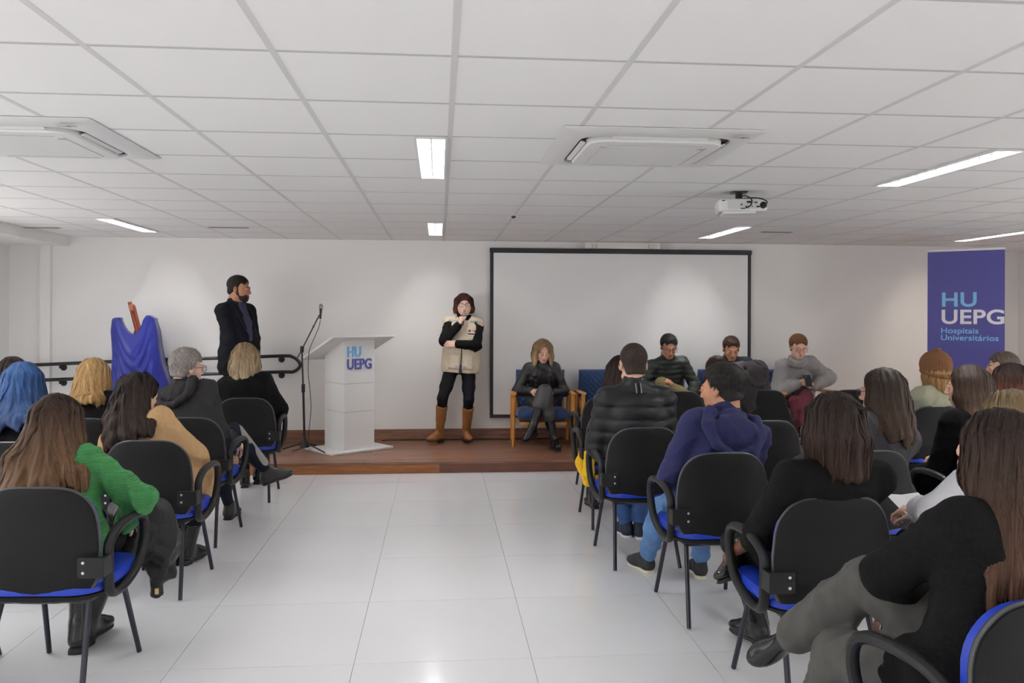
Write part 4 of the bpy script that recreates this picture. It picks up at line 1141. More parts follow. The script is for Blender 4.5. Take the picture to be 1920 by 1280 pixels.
def person(label, spec):
    sp = dict(z0=0.0, rz=0.0, sit=True, hrot=(0, 0, 0), female=True, k=1.0, fat=0.0, hip=None, twist=0.0, res=.010, seed=1, tone='light', bow=.03, bulk=1.0,
              thick=.012, style=(), hair=None, face=True, sleeves=1.0, det=.0068, fold=.011, hw=1.04)
    sp.update(spec); k = sp['k']; fem = sp['female']
    root = empty('person', (sp['pos'][0], sp['pos'][1], sp['z0']), math.radians(sp['rz'])); tag(root, label, 'person')
    cz, sz = math.cos(-math.radians(sp['rz'])), math.sin(-math.radians(sp['rz']))
    def W2L(p):
        d = np.asarray(p, float) - np.array([sp['pos'][0], sp['pos'][1], sp['z0']]); return np.array([d[0] * cz - d[1] * sz, d[0] * sz + d[1] * cz, d[2]])
    wloc = lambda p: W2L(p[1:]) if len(p) == 4 else np.asarray(p, float)      # ('w', x, y, z) marks a world position
    C = W2L(sp['head']); R = rotm(*sp['hrot'])
    v = np.array([0, -.035, -.150]) * k
    N = C + .55 * (R @ v) + .45 * v
    if 'neck' in sp: N = wloc(sp['neck'])
    H = np.asarray(sp['hip'] if sp['hip'] is not None else ((0, -.03, .565) if sp['sit'] else (0, 0, .93 * k)), float)
    u = unit(N - H); L = np.linalg.norm(N - H)
    r = np.array([math.cos(math.radians(sp['twist'])), math.sin(math.radians(sp['twist'])), 0]); r = unit(r - u * (r @ u)); f = np.cross(u, r); Rt = np.stack([r, f, u], 1)
    pt = lambda t, x=0, y=0: H + u * L * t - f * sp['bow'] * math.sin(math.pi * t) + r * x + f * y
    sw = (.142 if fem else .163) * k * sp['bulk'] ** .5 * sp.get('sw', 1.0)
    Sh = {s: pt(.865, s * sw) for s in (-1, 1)}
    ua, fa = .285 * k, .25 * k
    arms = {}
    for s, key in ((-1, 'L'), (1, 'R')):
        a = sp.get('arm' + key, {})
        t = wloc(a.get('w', (s * .12, H[1] + .33, H[2] + .13)))
        pole = a.get('pole', (s * .35, -.45, -.85))
        if 'e' in a: pole = wloc(a['e']) - (Sh[s] + t) / 2
        E, Wr = ik(Sh[s], t, ua, fa, pole)
        if a.get('fk'): E = Sh[s] + unit(wloc(a['e']) - Sh[s]) * ua; Wr = E + unit(t - E) * fa
        arms[s] = (Sh[s], E, Wr, a)
    th, shn = .43 * k, .42 * k
    legs = {}
    for s, key in ((-1, 'L'), (1, 'R')):
        a = sp.get('leg' + key, {})
        hj = H + r * s * .085 * k
        t = wloc(a.get('a', (s * .12, H[1] + .44, .085) if sp['sit'] else (s * .11, .0, .09)))
        K, A = ik(hj, t, th, shn, a.get('pole', (s * .15, 1, .5)))
        legs[s] = (hj, K, A, a)
    res = sp['res'] * (1.25 if sp['z0'] > 0 else 1.2)
    if not sp['face']: sp['det'] = max(sp['det'], .0085)
    # ---- body: one continuous skin surface (plain under the clothes)
    B = Sculpt(.011 if any(sp.get('arm' + q_, {}).get('bare') for q_ in 'LR') else .017)
    B.chain([pt(.02), pt(.5), pt(.88), N], [.10 * k, .085 * k, .07 * k, .045 * k], .03)
    for s in (-1, 1):
        S0, E, Wr, a = arms[s]
        B.cone(pt(.9), S0, .05, .04, .03)
        bare = a.get('bare', False)
        B.chain([S0, E, Wr], [.036, .036 if bare else .030, .027 if bare else .022], .02)
        if bare: B.cone(E, E * .65 + Wr * .35, .041 * k, .040 * k, .02)
        hj, K, A, l = legs[s]
        B.chain([hj, K, A], [.06, .04, .03], .03)
    vb, fb = B.surface(); vs, fs, off = [vb], [fb], len(vb)
    Hd = Sculpt(sp['det'])
    q = head_sculpt(Hd, C, R, k * sp['hw'], fem, N, sp['fat'] * .02, True)
    vh, fh = Hd.surface(); vs.append(vh); fs.append(fh + off); off += len(vh)
    for s in (-1, 1):
        S0, E, Wr, a = arms[s]
        if a.get('hide'): continue
        Fd = unit(Wr - E) if a.get('F') is None else unit(a['F']); Nd = a.get('N', (0, 0, -1))
        Hs = Sculpt(.005 if sp['z0'] > 0 else .0062)
        hand_sculpt(Hs, Wr, Fd, Nd, a.get('side', -s), a.get('curl', (28, 30, 22)), (.95 if fem else 1.06) * k, a.get('thumb', 35))
        va, fa_ = Hs.surface(); vs.append(va); fs.append(fa_ + off); off += len(va)
    sk = skin(sp['tone'])
    link_mesh('body', np_mesh('body', np.concatenate(vs), np.concatenate(fs), sk), root)
    if sp['face']:
        eye_parts(C, R, k * sp['hw'], root, lids=sk if sp.get('lids') else False)
        brow_lip(C, R, k * sp['hw'], root, sp.get('browm') or mat('brow_dark', (.03, .02, .016), .7), mat('lip_' + sp['tone'], {'light': srgb(176, 98, 92), 'pale': srgb(190, 112, 106), 'tan': srgb(150, 88, 76), 'olive': srgb(140, 82, 70), 'brown': srgb(90, 50, 44)}[sp['tone']], .4), 1.0 if fem else 1.5)
    # ---- upper garment
    b = sp['bulk']; t = sp['thick']; fat = sp['fat']
    G = Sculpt(res)
    G.ell(pt(.04, 0, .01), np.array([.160 * b + t + .02 * fat, .120 + t + .03 * fat, .13]) * k, Rt, .05)
    G.ell(pt(.30, 0, .015 + .02 * fat), np.array([.140 * b + t + .03 * fat, .108 + t + .04 * fat, .17]) * k, Rt, .06)
    G.ell(pt(.62, 0, .01), np.array([.155 * b + t, .108 + t + .01 * fat, .17]) * k, Rt, .06)
    G.ell(pt(.80, 0, -.005), np.array([.140 * b + t, .088 + t, .10]) * k, Rt, .05)
    if fem:
        for s in (-1, 1): G.ell(pt(.66, s * .07 * k, .085), np.array([.062, .050, .062]) * k, Rt, .04)
    for s in (-1, 1):
        S0, E, Wr, a = arms[s]
        G.cone(pt(.985), S0 + u * .006, .046 * k + t * .5, .050 * k + t, .05)
        frac = sp['sleeves']
        if frac >= 1: We = E + (Wr - E) * .93; G.chain([S0, E, We], [.056 * k + t, .046 * k + t * 1.15, .036 * k + t * 1.1], .025)
        elif frac > .45:
            We = E + (Wr - E) * (frac - .5) * 2; G.chain([S0, E, We], [.060 * k + t, .048 * k + t, .044 * k + t], .025)
    st_ = sp['style']
    if 'turtle' in st_: G.cone(N - u * .01, N + (C - N) * .42, .062 * k + t * .3, .056 * k + t * .3, .02)
    if 'standcollar' in st_:
        G.cone(N - u * .02, N + (C - N) * sp.get('collarh', .36), .078 * k + t * .4, .070 * k + t * .4, .02); G.ell(N + (C - N) * (sp.get('collarh', .36) + .16) + f * .005, np.array([.055, .052, .035]) * k, Rt, .01, sub=True)
    if 'collar' in st_:
        G.cone(N - u * .02, N + (C - N) * .22 - f * .008, .074 * k + t * .4, .068 * k + t * .4, .02)
    if 'hood' in st_:
        hs = sp.get('hoodsize', 1.0)
        hp = lambda x, y, z: N + r * x * hs + f * (y - t * .5) + u * z * hs
        Hq = Sculpt(res)
        for s in (-1, 1): Hq.chain([hp(s * .030, .085, -.035), hp(s * .082, .045, .010), hp(s * .118, -.05, .012), hp(s * .135, -.115, -.045), hp(s * .095, -.155, -.125), hp(0, -.168, -.165)], [.018, .032, .038, .032, .026, .024], .014)
        Hq.ell(hp(0, -.110, -.06), np.array([.118, .046, .095]) * hs, Rt, .012)
        Hq.ell(hp(0, -.070, .020), np.array([.072, .040, .042]) * hs, Rt, .02)
        Hq.disp = folds(sp['seed'] + 7, .007, .07)
        Hq.obj('hood', sp.get('hoodm', sp['topm']), root)
    if 'scarfcowl' in st_:
        for i, (dz, rad, tr) in enumerate(((-.01, .075, .034), (.03, .066, .030))):
            pts = [N + u * dz + (r * math.cos(a) + f * (math.sin(a) * .9 + .15)) * rad * k + u * .012 * math.sin(a * 2 + i) for a in np.linspace(0, 2 * math.pi, 13)]
            G.chain(pts, [tr * k] * 13, .012)
    if 'coat' in st_ and sp['sit']:
        for s in (-1, 1):
            hj, K, A, l = legs[s]; G.cone(hj, hj + (K - hj) * sp.get('coatlen', .45), .10 * k + t, .088 * k + t, .05)
    if 'coat' in st_ and not sp['sit']:
        G.cone(H - u * .02, H - u * sp.get('coatlen', .2), .135 * k * b, .15 * k * b, .05); G.ell(H - u * sp.get('coatlen', .2) * .6, np.array([.175 * b + t, .135 + t, .17]) * k, Rt, .05); G.cut(H - u * sp.get('coatlen', .2), -u)
    if 'poncho' in st_:
        for s in (-1, 1):
            S0, E, Wr, a = arms[s]; G.chain([S0, E, E * .4 + Wr * .6], [.062, .070, .062], .05); G.cone(E, pt(.2, s * .10), .055, .08, .08)
    if 'puffer' in st_: G.disp = quilt(sp['seed'], sp.get('period', .085), sp.get('qamp', .014))
    else: G.disp = folds(sp['seed'], sp['fold'], sp.get('foldwl', .12))
    for (c_, n_) in sp.get('cuts', ()): G.cut(np.asarray(c_, float), n_)
    top = G.obj(sp.get('topname', 'jacket'), sp['topm'], root)
    # ---- lower garment
    Lg = Sculpt(res * 1.2)
    lt = sp.get('legthick', .0); 
    Lg.ell(H + f * .01, np.array([.158 * b, .125, .125]) * k, Rt, .05)
    for s in (-1, 1):
        hj, K, A, l = legs[s]
        kn = K + (A - K) * sp.get('leglen', .90)
        fl_ = sp.get('flare', .0)
        Lg.chain([hj, hj * .35 + K * .65, K], [.088 * k + lt, .070 * k + lt, .058 * k + lt], .03)
        Lg.chain([K, K * .6 + A * .4, kn], [.058 * k + lt, .053 * k + lt + fl_ * .5, .040 * k + lt + fl_], .02)
    if sp.get('skirt'):
        K1, K2 = legs[-1][1], legs[1][1]
        Lg.cone(K1, K2, .062, .062, .05); Lg.cone(H + f * .1, (K1 + K2) / 2, .125, .075, .06)
        for s in (-1, 1): Lg.cone(legs[s][1], legs[s][1] + (legs[s][2] - legs[s][1]) * .36, .062, .072, .05)
    Lg.disp = folds(sp['seed'] + 50, sp.get('legfold', .009), .11)
    Lg.obj(sp.get('botname', 'trousers'), sp['botm'], root)
    # ---- shoes
    for s in (-1, 1):
        hj, K, A, l = legs[s]
        if l.get('noshoe'): continue
        if l.get('shin2'): Sculpt(res).chain([K + (A - K) * .1 + np.array([0, 0, .03]), K + (A - K) * .86 + np.array([0, 0, .022])], [.054, .048], .02).obj('trouser_panel', l['shin2'], root)  # paler overlay laid along the upper side of this shin
        upv = unit(K - A); toe = l.get('toe', (s * .15, 1, -.0))
        if 'toe' not in l or l.get('flat', True): upv2 = np.array([0, 0, 1.]) if l.get('flat', True) else upv
        else: upv2 = upv
        shoe(root, A, toe, upv2, sp['shoem'], sp.get('solem') or mat('black_sole', (.012, .012, .012), .6), sp.get('shoekind', 'shoe'), k, shin=K - A)
    info = dict(root=root, C=C, R=R, k=k * sp['hw'], N=N, u=u, f=f, r=r, H=H, pt=pt, arms=arms, legs=legs, top=top, W2L=W2L, Sh=Sh, Rt=Rt)
    if sp['hair']: do_hair(info, sp, **sp['hair'])
    if sp.get('specs'): glasses(C, R, k * sp['hw'], root, sp['specs'])
    return info

def do_hair(I, sp, kind='long', m=None, L=.40, wb=.15, strands=500, wave=0.0, part=0.0, vol=1.0, back=.0, fringe=False, res=.007, curl=0.0, far=False, sweep=0.0, fade=1.0, dz=0.0, lim=112):
    C, R, k, N, u, f, r = I['C'], I['R'], I['k'], I['N'], I['u'], I['f'], I['r']
    q = lambda x, y, z: C + R @ (np.array([x, y, z]) * k)
    res = res * 1.22; strands = int(strands * .85)
    S = Sculpt(res); seed = sp['seed'] + 99
    if kind in ('long', 'bob'):
        S.ell(q(0, -.018, .040 + .006 * vol), np.array([.081 * vol, .100 * vol, .085 * vol]) * k, R, .02)
        zend = C[2] - L
        Nn = 13; lim = lim if not fringe else 104
        for i, ph in enumerate(np.radians(np.linspace(-lim, lim, Nn))):
            sx, cx = math.sin(ph), math.cos(ph)
            p0 = q(sx * .072 * vol, -cx * .085 * vol - .012, .045); p1 = q(sx * .083 * vol, -cx * .098 * vol - .014, -.05)
            rr = .024 * k
            if kind == 'bob':
                p2 = p1 * 1; p2[2] = zend + .02 * abs(sx); p2 = p2 + (p1 - C) * np.array([.10, .10, 0]) * vol
                S.chain([p0, p1, p2], [rr * 1.1, rr * 1.1, rr * .6], .03)
            else:
                pn = N - f * (.115 + back) + r * sx * wb * .8 + f * (1 - cx) * .085 * .9; pn[2] = N[2] + .01
                p2 = N - f * (.160 + back) + r * sx * wb + f * (1 - cx) * .08 + r * sweep
                tt = max(.02, (N[2] - zend)); p2 = p2 - u * tt * (1 - .10 * abs(sx)); p2 += r * .012 * math.sin(i * 2.3) - u * .035 * (math.sin(i * 3.7 + seed) * .5)
                S.chain([p0, p1, pn, pn * .3 + p2 * .7, p2 - u * .02], [rr, rr * 1.15, rr * 1.1, rr * .95, rr * .30], .026)
        S.cone(q(0, -.03, -.02), N - f * .04, .065 * k, .05 * k, .03)
        S.ell(q(0, .105, -.035 if fringe else -.022), np.array([.062, .075, .105 if fringe else .118]) * k, R, .012, sub=True)
        if fringe:
            S.cone(q(-.050, .066, .070), q(.040, .078, .062), .015 * k, .012 * k, .02); S.cone(q(-.050, .066, .07), q(-.071, .030, .0), .015 * k, .012 * k, .02); S.cone(q(.046, .070, .068), q(.071, .028, .0), .014 * k, .012 * k, .02)
        rg = np.random.RandomState(seed)
        def disp(x, y, z):
            ang = np.arctan2(x - C[0], -(y - C[1]) + .05)
            return -.0026 * np.sin(ang * 27 + 1.5 * np.sin(z * 13)) - .0013 * np.sin(ang * 44 + 2.5 * np.sin(z * 21 + seed)) - .0018 * np.sin(ang * 71 + 9 * z) - curl * (np.sin(z * 62 + 4 * np.sin(ang * 5 + seed)) * .6 + np.sin(x * 70 + y * 55) * .4)
        S.disp = disp
        return hair_obj(S, 'long' if kind == 'long' else 'mid', C, R, k, N, back, I['root'], m, res, strands, seed, zend, wb, wave + curl * 20, part, far)
    if kind == 'short':
        tcap = .010 * vol
        S.ell(q(0, -.017, .040 + tcap * .5), np.array([.0755 + tcap * fade, .0945 + tcap, .080 + tcap]) * k, R, .015)
        S.ell(q(0, -.055, -.025), np.array([.060 + tcap * fade * .6, .048 + tcap * .7, .055]) * k, R, .02)
        S.ell(q(0, .118, -.040 + dz), np.array([.088, .098, .122]) * k, R, .010, sub=True)
        for s in (-1, 1): S.ell(q(s * .085, .012, -.02), np.array([.035, .030, .040]) * k, R, .012, sub=True)
        for s in (-1, 1): S.ell(q(s * .072, .052, .012), np.array([.030, .034, .058]) * k, R, .012, sub=True)
        S.cut(q(0, 0, -.075), R @ np.array([0, -.25, -1.]))
        if fringe: S.ell(q(.0, .052, .100), np.array([.048, .026, .018]) * k, R, .02)
        g = folds(seed, .0018 * vol, .030, 5)
        S.disp = g if not curl else (lambda x, y, z: g(x, y, z) - curl * np.sin(x * 160) * np.sin(y * 150) * np.sin(z * 155))
        return hair_obj(S, 'short', C, R, k, N, back, I['root'], m, res, strands, seed, C[2] - .1, wb, wave, part, far)
# ------------------------------------------------------------------ the audience and the panel
def headat(px, ytop, d, k=1.0, dz=.130): p = at_d(px, ytop, d); p[2] -= dz * k; return tuple(p)
def w(p): return ('w', float(p[0]), float(p[1]), float(p[2]))
def foot(px, py, z=.085, g=0.0): p = at_z(px, py, g); return ('w', float(p[0]), float(p[1]), g + z)
def dpt(px, py, d): return w(at_d(px, py, d))
BLK = mat('black_wool', (.0075, .0072, .0075), .9, var=.3, vscale=90, bump=.35, bscale=350, spec=.15)
BLKS = mat('black_sweater', (.0065, .0062, .0065), .85, bump=.25, bscale=300, spec=.15)
BLKJ = mat('black_trousers', (.010, .010, .013), .8, bump=.2, bscale=300, spec=.15)
NAVYT = mat('navy_trousers', (.010, .013, .024), .8, bump=.2, bscale=300, spec=.15)
PUFB = mat('black_nylon', (.014, .014, .0155), .45, bump=.15, bscale=120, spec=.3)
PUFG = mat('dark_green_nylon', srgb(48, 54, 50), .45, bump=.15, bscale=120, spec=.4)
DGREY = mat('dark_grey_jacket', srgb(36, 35, 38), .8, var=.1, vscale=40, bump=.3, bscale=260)
DENG = mat('charcoal_denim', srgb(52, 51, 55), .8, var=.12, vscale=60, bump=.4, bscale=420)
GRN = mat('green_knit', srgb(70, 146, 84), .85, var=.08, vscale=30, bump=.8, bscale=55, kind='wave')
TAN = mat('camel_wool', srgb(196, 158, 112), .85, var=.06, vscale=40, bump=.3, bscale=350)
NAVYH = mat('navy_fleece', srgb(31, 34, 80), .9, var=.16, vscale=50, bump=.3, bscale=300, sheen=.05)
NAVYJ = mat('navy_jacket', srgb(34, 36, 58), .6, bump=.2, bscale=200)
JEAN = mat('blue_jeans', srgb(92, 130, 178), .85, var=.18, vscale=14, bump=.3, bscale=500)
JEAND = mat('mid_blue_jeans', srgb(62, 96, 150), .85, var=.18, vscale=14, bump=.3, bscale=500)
JEANG = mat('grey_jeans', srgb(80, 79, 76), .85, var=.16, vscale=14, bump=.35, bscale=450)
KHAKI = mat('khaki_trousers', srgb(122, 110, 72), .8, var=.08, vscale=20, bump=.2, bscale=300)
OLIVE = mat('pale_olive_cotton', srgb(150, 150, 128), .8, var=.06, vscale=20, bump=.25, bscale=200)
VEST = mat('beige_vest', srgb(222, 208, 184), .8, var=.05, vscale=30, bump=.25, bscale=260)
GREYW = mat('grey_wool', srgb(150, 148, 148), .9, var=.07, vscale=60, bump=.4, bscale=300)
BURG = mat('burgundy_tweed', srgb(92, 36, 46), .85, var=.3, vscale=120, bump=.3, bscale=300)
WHITEC = mat('white_cotton', srgb(214, 214, 220), .8, bump=.15, bscale=200)
MAROON = mat('maroon_knit', srgb(122, 24, 52), .8, bump=.3, bscale=200)
PLUM = mat('plum_knit', srgb(70, 30, 70), .8, bump=.3, bscale=200)
YEL = mat('yellow_cotton', srgb(236, 186, 24), .75, var=.05, vscale=20, bump=.15, bscale=150)
LEA = mat('black_leather', (.018, .018, .02), .4, bump=.25, bscale=90, spec=.55)
LEAS = mat('black_leather_skirt', (.055, .055, .056), .42, bump=.25, bscale=70, spec=.5)
BOOTB = mat('black_boot_leather', (.010, .010, .011), .2, bump=.15, bscale=120, spec=.5)
SHOEB = mat('dark_shoe', (.02, .017, .017), .4)
SUEDE = mat('tan_suede', srgb(150, 100, 56), .85, var=.12, vscale=16, bump=.3, bscale=300)
CREAM = mat('cream_sole', srgb(222, 214, 190), .6)
WSOLE = mat('white_sole', srgb(225, 225, 225), .5)
BFRAME = mat('black_frames', (.01, .01, .012), .3)
H_BR = hair_mat('hair_brown_long', srgb(58, 42, 34), srgb(134, 102, 72))
H_DK = hair_mat('hair_dark_wavy', srgb(40, 30, 26), srgb(62, 48, 40))
H_GR = hair_mat('hair_grey', srgb(150, 145, 143), srgb(206, 202, 200), .5)
H_BL = hair_mat('hair_blonde_bob', srgb(164, 140, 106), srgb(216, 198, 164))
H_BL2 = hair_mat('hair_blonde_long', srgb(206, 172, 118), srgb(168, 130, 82))
H_BLUE = hair_mat('hair_blue', srgb(64, 104, 164), srgb(26, 30, 62))
H_DK2 = hair_mat('hair_dark_plain', srgb(44, 32, 28), srgb(58, 40, 34))
H_R1 = hair_mat('hair_dark_to_chestnut', srgb(44, 33, 29), srgb(92, 64, 48))
H_R2 = hair_mat('hair_dark_red_ends', srgb(44, 33, 29), srgb(64, 45, 37))
H_BK = hair_mat('hair_black_short', srgb(30, 28, 28), srgb(62, 60, 60), .55)
H_BZ = hair_mat('hair_buzz_brown', srgb(66, 56, 50), srgb(82, 72, 66), .6)
H_BRS = hair_mat('hair_brown_short', srgb(60, 42, 32), srgb(84, 60, 46), .5)
H_GNG = hair_mat('hair_ginger_short', srgb(120, 82, 52), srgb(164, 118, 78), .5)
H_PLUM = hair_mat('hair_dark_plum', srgb(64, 36, 36), srgb(92, 50, 48))
H_STR = hair_mat('hair_blonde_streaked', srgb(140, 122, 92), srgb(200, 184, 148))
H_AUB = hair_mat('hair_auburn', srgb(46, 34, 32), srgb(128, 72, 46))
H_SLT = hair_mat('hair_brown_grey_man', srgb(96, 84, 74), srgb(150, 142, 134), .5)

# --- left block
I = person('woman in green knit sweater with long brown hair, nearest on the left', dict(
    pos=(-1.60, 3.70), rz=-6, head=headat(110, 740, 3.68), hrot=(-6, 4, 0), res=.008, seed=11, topm=GRN, topname='sweater', botm=BLKJ, shoem=BOOTB, shoekind='boot', thick=.014, bulk=1.12, face=False,
    armR=dict(w=(.13, .26, .60), e=dpt(258, 985, 3.78)), armL=dict(w=(-.12, .28, .62)), legL=dict(a=(-.10, .30, .10)), legR=dict(a=foot(166, 1206, .11), toe=(0.05, 1, 0)),
    hair=dict(kind='long', m=H_BR, L=.34, wb=.165, strands=2200, part=.3, back=.022, res=.006)))
I = person('woman in camel coat with dark wavy hair, second along the left aisle', dict(
    pos=(-1.60, 4.94), rz=-10, head=headat(262, 701, 4.85), hrot=(-22, 5, 0), res=.008, seed=12, topm=TAN, topname='coat', style=('coat', 'collar'), coatlen=.75, botm=BLKJ, shoem=BOOTB, shoekind='boot', thick=.022, bulk=1.1, face=False,
    armR=dict(w=(.14, .28, .58), e=dpt(388, 885, 4.95)), legR=dict(a=foot(352, 1056, .10)), legL=dict(a=(-.12, .38, .10)),
    hair=dict(kind='long', m=H_DK, L=.27, wb=.15, strands=1600, curl=.007, vol=1.08, part=-.5, back=.02, lim=76, res=.006)))
I = person('grey-haired man in dark hooded jacket with glasses and crossed legs', dict(
    pos=(-1.67, 5.96), rz=-14, head=headat(352, 656, 5.98, 1.03), k=1.03, hrot=(-34, 2, 0), female=False, res=.009, seed=13, tone='pale', topm=DGREY, style=('collar', 'hood'), hoodsize=.95, botm=NAVYT, shoem=SHOEB, thick=.02, bulk=1.08,
    armR=dict(w=(.10, .30, .62), e=dpt(436, 852, 6.0)), specs=mat('thin_frames', (.12, .1, .12), .3, metal=.5),
    legR=dict(a=dpt(500, 884, 6.38), toe=(.75, .75, .25), flat=False, pole=(-.5, .6, 1), shin2=mat('pale_grey_cloth', srgb(158, 156, 152), .85, bump=.2, bscale=300)), legL=dict(a=foot(430, 972, .09)),
    browm=mat('brow_grey', (.3, .29, .28), .7), hair=dict(kind='short', m=H_GR, strands=1500, vol=1.7, res=.006)))
I = person('blonde wavy-haired woman in black coat seated nearest the stage on the left', dict(
    pos=(-1.62, 7.26), rz=2, head=headat(460, 646, 7.18), hrot=(4, 6, 0), res=.009, seed=14, topm=BLK, topname='coat', style=('coat', 'collar'), botm=BLKJ, shoem=BOOTB, shoekind='boot', thick=.026, bulk=1.2, face=False,
    armR=dict(w=(.14, .28, .60), e=dpt(513, 765, 7.25)), legR=dict(a=foot(484, 906, .10)), hair=dict(kind='bob', m=H_BL, L=.165, strands=1000, curl=.007, vol=1.12, res=.007)))
I = person('woman with bright blue hair at the left edge', dict(
    pos=(-2.33, 4.93), head=headat(45, 681, 4.98), hrot=(0, 4, 0), res=.010, seed=15, topm=BLKS, topname='sweater', botm=BLKJ, shoem=BOOTB, face=False, bulk=1.05,
    hair=dict(kind='long', m=H_BLUE, L=.37, wb=.15, strands=1300, vol=1.05, back=.03)))
I = person('woman with long straight golden blonde hair in the left block', dict(
    pos=(-2.40, 5.95), head=headat(178, 672, 6.02), hrot=(-12, 2, 0), res=.011, seed=16, topm=BLK, topname='coat', botm=BLKJ, shoem=BOOTB, specs=BFRAME, style=('collar',),
    hair=dict(kind='long', m=H_BL2, L=.31, wb=.10, strands=1000, vol=1.03, back=.035)))
I = person('dark-haired person half hidden behind the blue-haired woman', dict(
    pos=(-3.02, 5.97), head=headat(26, 669, 6.12), res=.012, det=.008, seed=17, topm=PLUM, topname='sweater', botm=BLKJ, shoem=BOOTB, face=False,
    hair=dict(kind='long', m=H_DK2, L=.28, wb=.12, strands=500, far=True)))

# --- right block
I = person('woman with very long chestnut hair, dark coat and grey jeans, nearest on the right', dict(
    pos=(1.47, 2.16), rz=16, head=headat(1868, 769, 2.34), hrot=(6, 4, 0), res=.008, seed=21, topm=BLK, topname='coat', style=('coat', 'collar'), coatlen=.3, botm=JEANG, legthick=.016, flare=.016, leglen=.93, legfold=.010, shoem=BOOTB, shoekind='boot', thick=.018, bulk=1.35, sw=1.12, fold=.007, face=False,
    armL=dict(fk=True, w=dpt(1760, 1125, 2.62), e=dpt(1655, 1082, 2.40), curl=(45, 45, 30)), armR=dict(w=(.1, .3, .62)),
    legR=dict(a=dpt(1486, 1192, 2.86), toe=tuple(at_d(1385, 1232, 2.96) - at_d(1486, 1192, 2.86)), flat=False, pole=(-.2, .3, 1)), legL=dict(a=(-.08, .52, .10)),
    hair=dict(kind='long', m=H_R1, L=.40, wb=.15, strands=2200, res=.006, back=.01, part=.1)))
I = person('woman in black sweater with reddish-brown hair and a boot crossed over her knee', dict(
    pos=(1.52, 3.30), rz=10, hip=(0, .05, .565), head=headat(1560, 737, 3.30), hrot=(8, 4, 0), res=.008, seed=22, topm=BLKS, topname='sweater', style=('turtle',), sleeves=.62, botm=mat('charcoal_trousers', (.014, .014, .015), .85, bump=.3, bscale=300, spec=.15), shoem=BOOTB, shoekind='boot', thick=.016, bulk=1.25, sw=1.25, fold=.008, face=False, tone='brown',
    armL=dict(w=dpt(1382, 1030, 3.56), e=dpt(1452, 950, 3.30), bare=True, N=(.3, 0, -1)), armR=dict(w=(.12, .28, .64)),
    legR=dict(a=dpt(1392, 1030, 3.68), toe=tuple(at_d(1312, 1058, 3.62) - at_d(1392, 1030, 3.68)), flat=False, pole=(1, .5, .6)), legL=dict(a=foot(1422, 1212, .11), toe=(-.2, 1, 0)),
    hair=dict(kind='bob', m=H_R2, L=.19, strands=1700, res=.006, part=-.2, vol=1.02)))
I = person('man in navy blue hoodie with short black hair and light jeans', dict(
    pos=(1.44, 4.32), rz=4, head=headat(1352, 683, 4.46, 1.04), k=1.05, hrot=(38, 4, 0), female=False, tone='tan', res=.008, det=.0062, seed=23, topm=NAVYH, topname='hoodie', style=('hood', 'collar'), hoodsize=1.08, botm=JEAN, legthick=.01, shoem=mat('black_sneaker', (.02, .022, .026), .6), solem=CREAM, thick=.018, bulk=1.12, fat=.6,
    armL=dict(w=dpt(1272, 893, 4.62), e=dpt(1262, 880, 4.36), N=(.4, 0, -1)), armR=dict(w=(.12, .3, .66)),
    legL=dict(a=foot(1212, 1070, .09), toe=(-.25, 1, 0)), legR=dict(a=(.16, .52, .09)),
    hair=dict(kind='short', m=H_BK, strands=1500, vol=1.15, res=.006)))
I = person('man in black puffer jacket with two grey stripes on the collar', dict(
    pos=(1.27, 5.27), rz=2, head=headat(1187, 643, 5.42, 1.08), k=1.08, hrot=(-2, 2, 0), female=False, tone='light', res=.008, det=.0062, seed=24, topm=PUFB, style=('puffer', 'standcollar'), collarh=.22, period=.082, botm=JEAND, legthick=.008, shoem=mat('navy_sneaker', srgb(30, 38, 60), .6), solem=WSOLE, thick=.026, bulk=1.12,
    armL=dict(w=(-.13, .28, .60), e=dpt(1110, 862, 5.35)), armR=dict(w=(.13, .28, .60)), legL=dict(a=foot(1174, 1004, .09), toe=(-.05, 1, 0)), legR=dict(a=(.16, .46, .09)),
    hair=dict(kind='short', m=H_BZ, strands=900, vol=.45, res=.006, fade=.6)))
for sx in (-.016, .016):
    N_, f_, u_, C_ = I['N'], I['f'], I['u'], I['C']
    a_ = N_ - (C_ - N_) * .14 - f_ * .106 + np.array([sx, 0, .0]); b_ = N_ + (C_ - N_) * .26 - f_ * .094 + np.array([sx, 0, -.004])
    MB().tube([tuple(a_), tuple((a_ + b_) / 2 - f_ * .004), tuple(b_)], .0075, 6, flat=.6).build('collar_stripe', mat('grey_stripe', (.22, .22, .23), .6), I['root'])
I = person('woman with long dark hair and maroon top behind the puffer jacket man', dict(
    pos=(1.36, 6.24), head=headat(1163, 668, 6.28), hrot=(0, 5, 0), res=.012, det=.008, seed=25, topm=MAROON, topname='sweater', botm=YEL, shoem=BOOTB, shoekind='boot', face=False, bulk=1.0,
    armL=dict(w=(-.10, .3, .62)), legL=dict(a=(-.10, .40, .09)), hair=dict(kind='long', m=H_DK2, L=.30, wb=.13, strands=500, far=True, vol=1.05)))
hB = (2.70, 7.80, 1.035)
I = person('person bent sideways in dark hooded coat with brown hair in the front row', dict(
    pos=(3.00, 7.70), rz=10, head=hB, hrot=(25, 45, -25), neck=w((2.88, 7.66, 1.06)), female=False, res=.010, seed=26, tone='tan', topm=mat('dark_brown_coat', srgb(48, 42, 46), .8, bump=.25, bscale=260), topname='coat', style=('hood', 'coat', 'turtle'), hoodsize=1.05, botm=BLKJ, shoem=SHOEB, thick=.035, bulk=1.3, bow=.06, face=False, twist=20,
    armL=dict(w=(-.42, .30, .55)), armR=dict(w=(.10, .36, .62), pole=(1, -.3, 0)), hair=dict(kind='short', m=H_BRS, strands=700, vol=1.3)))
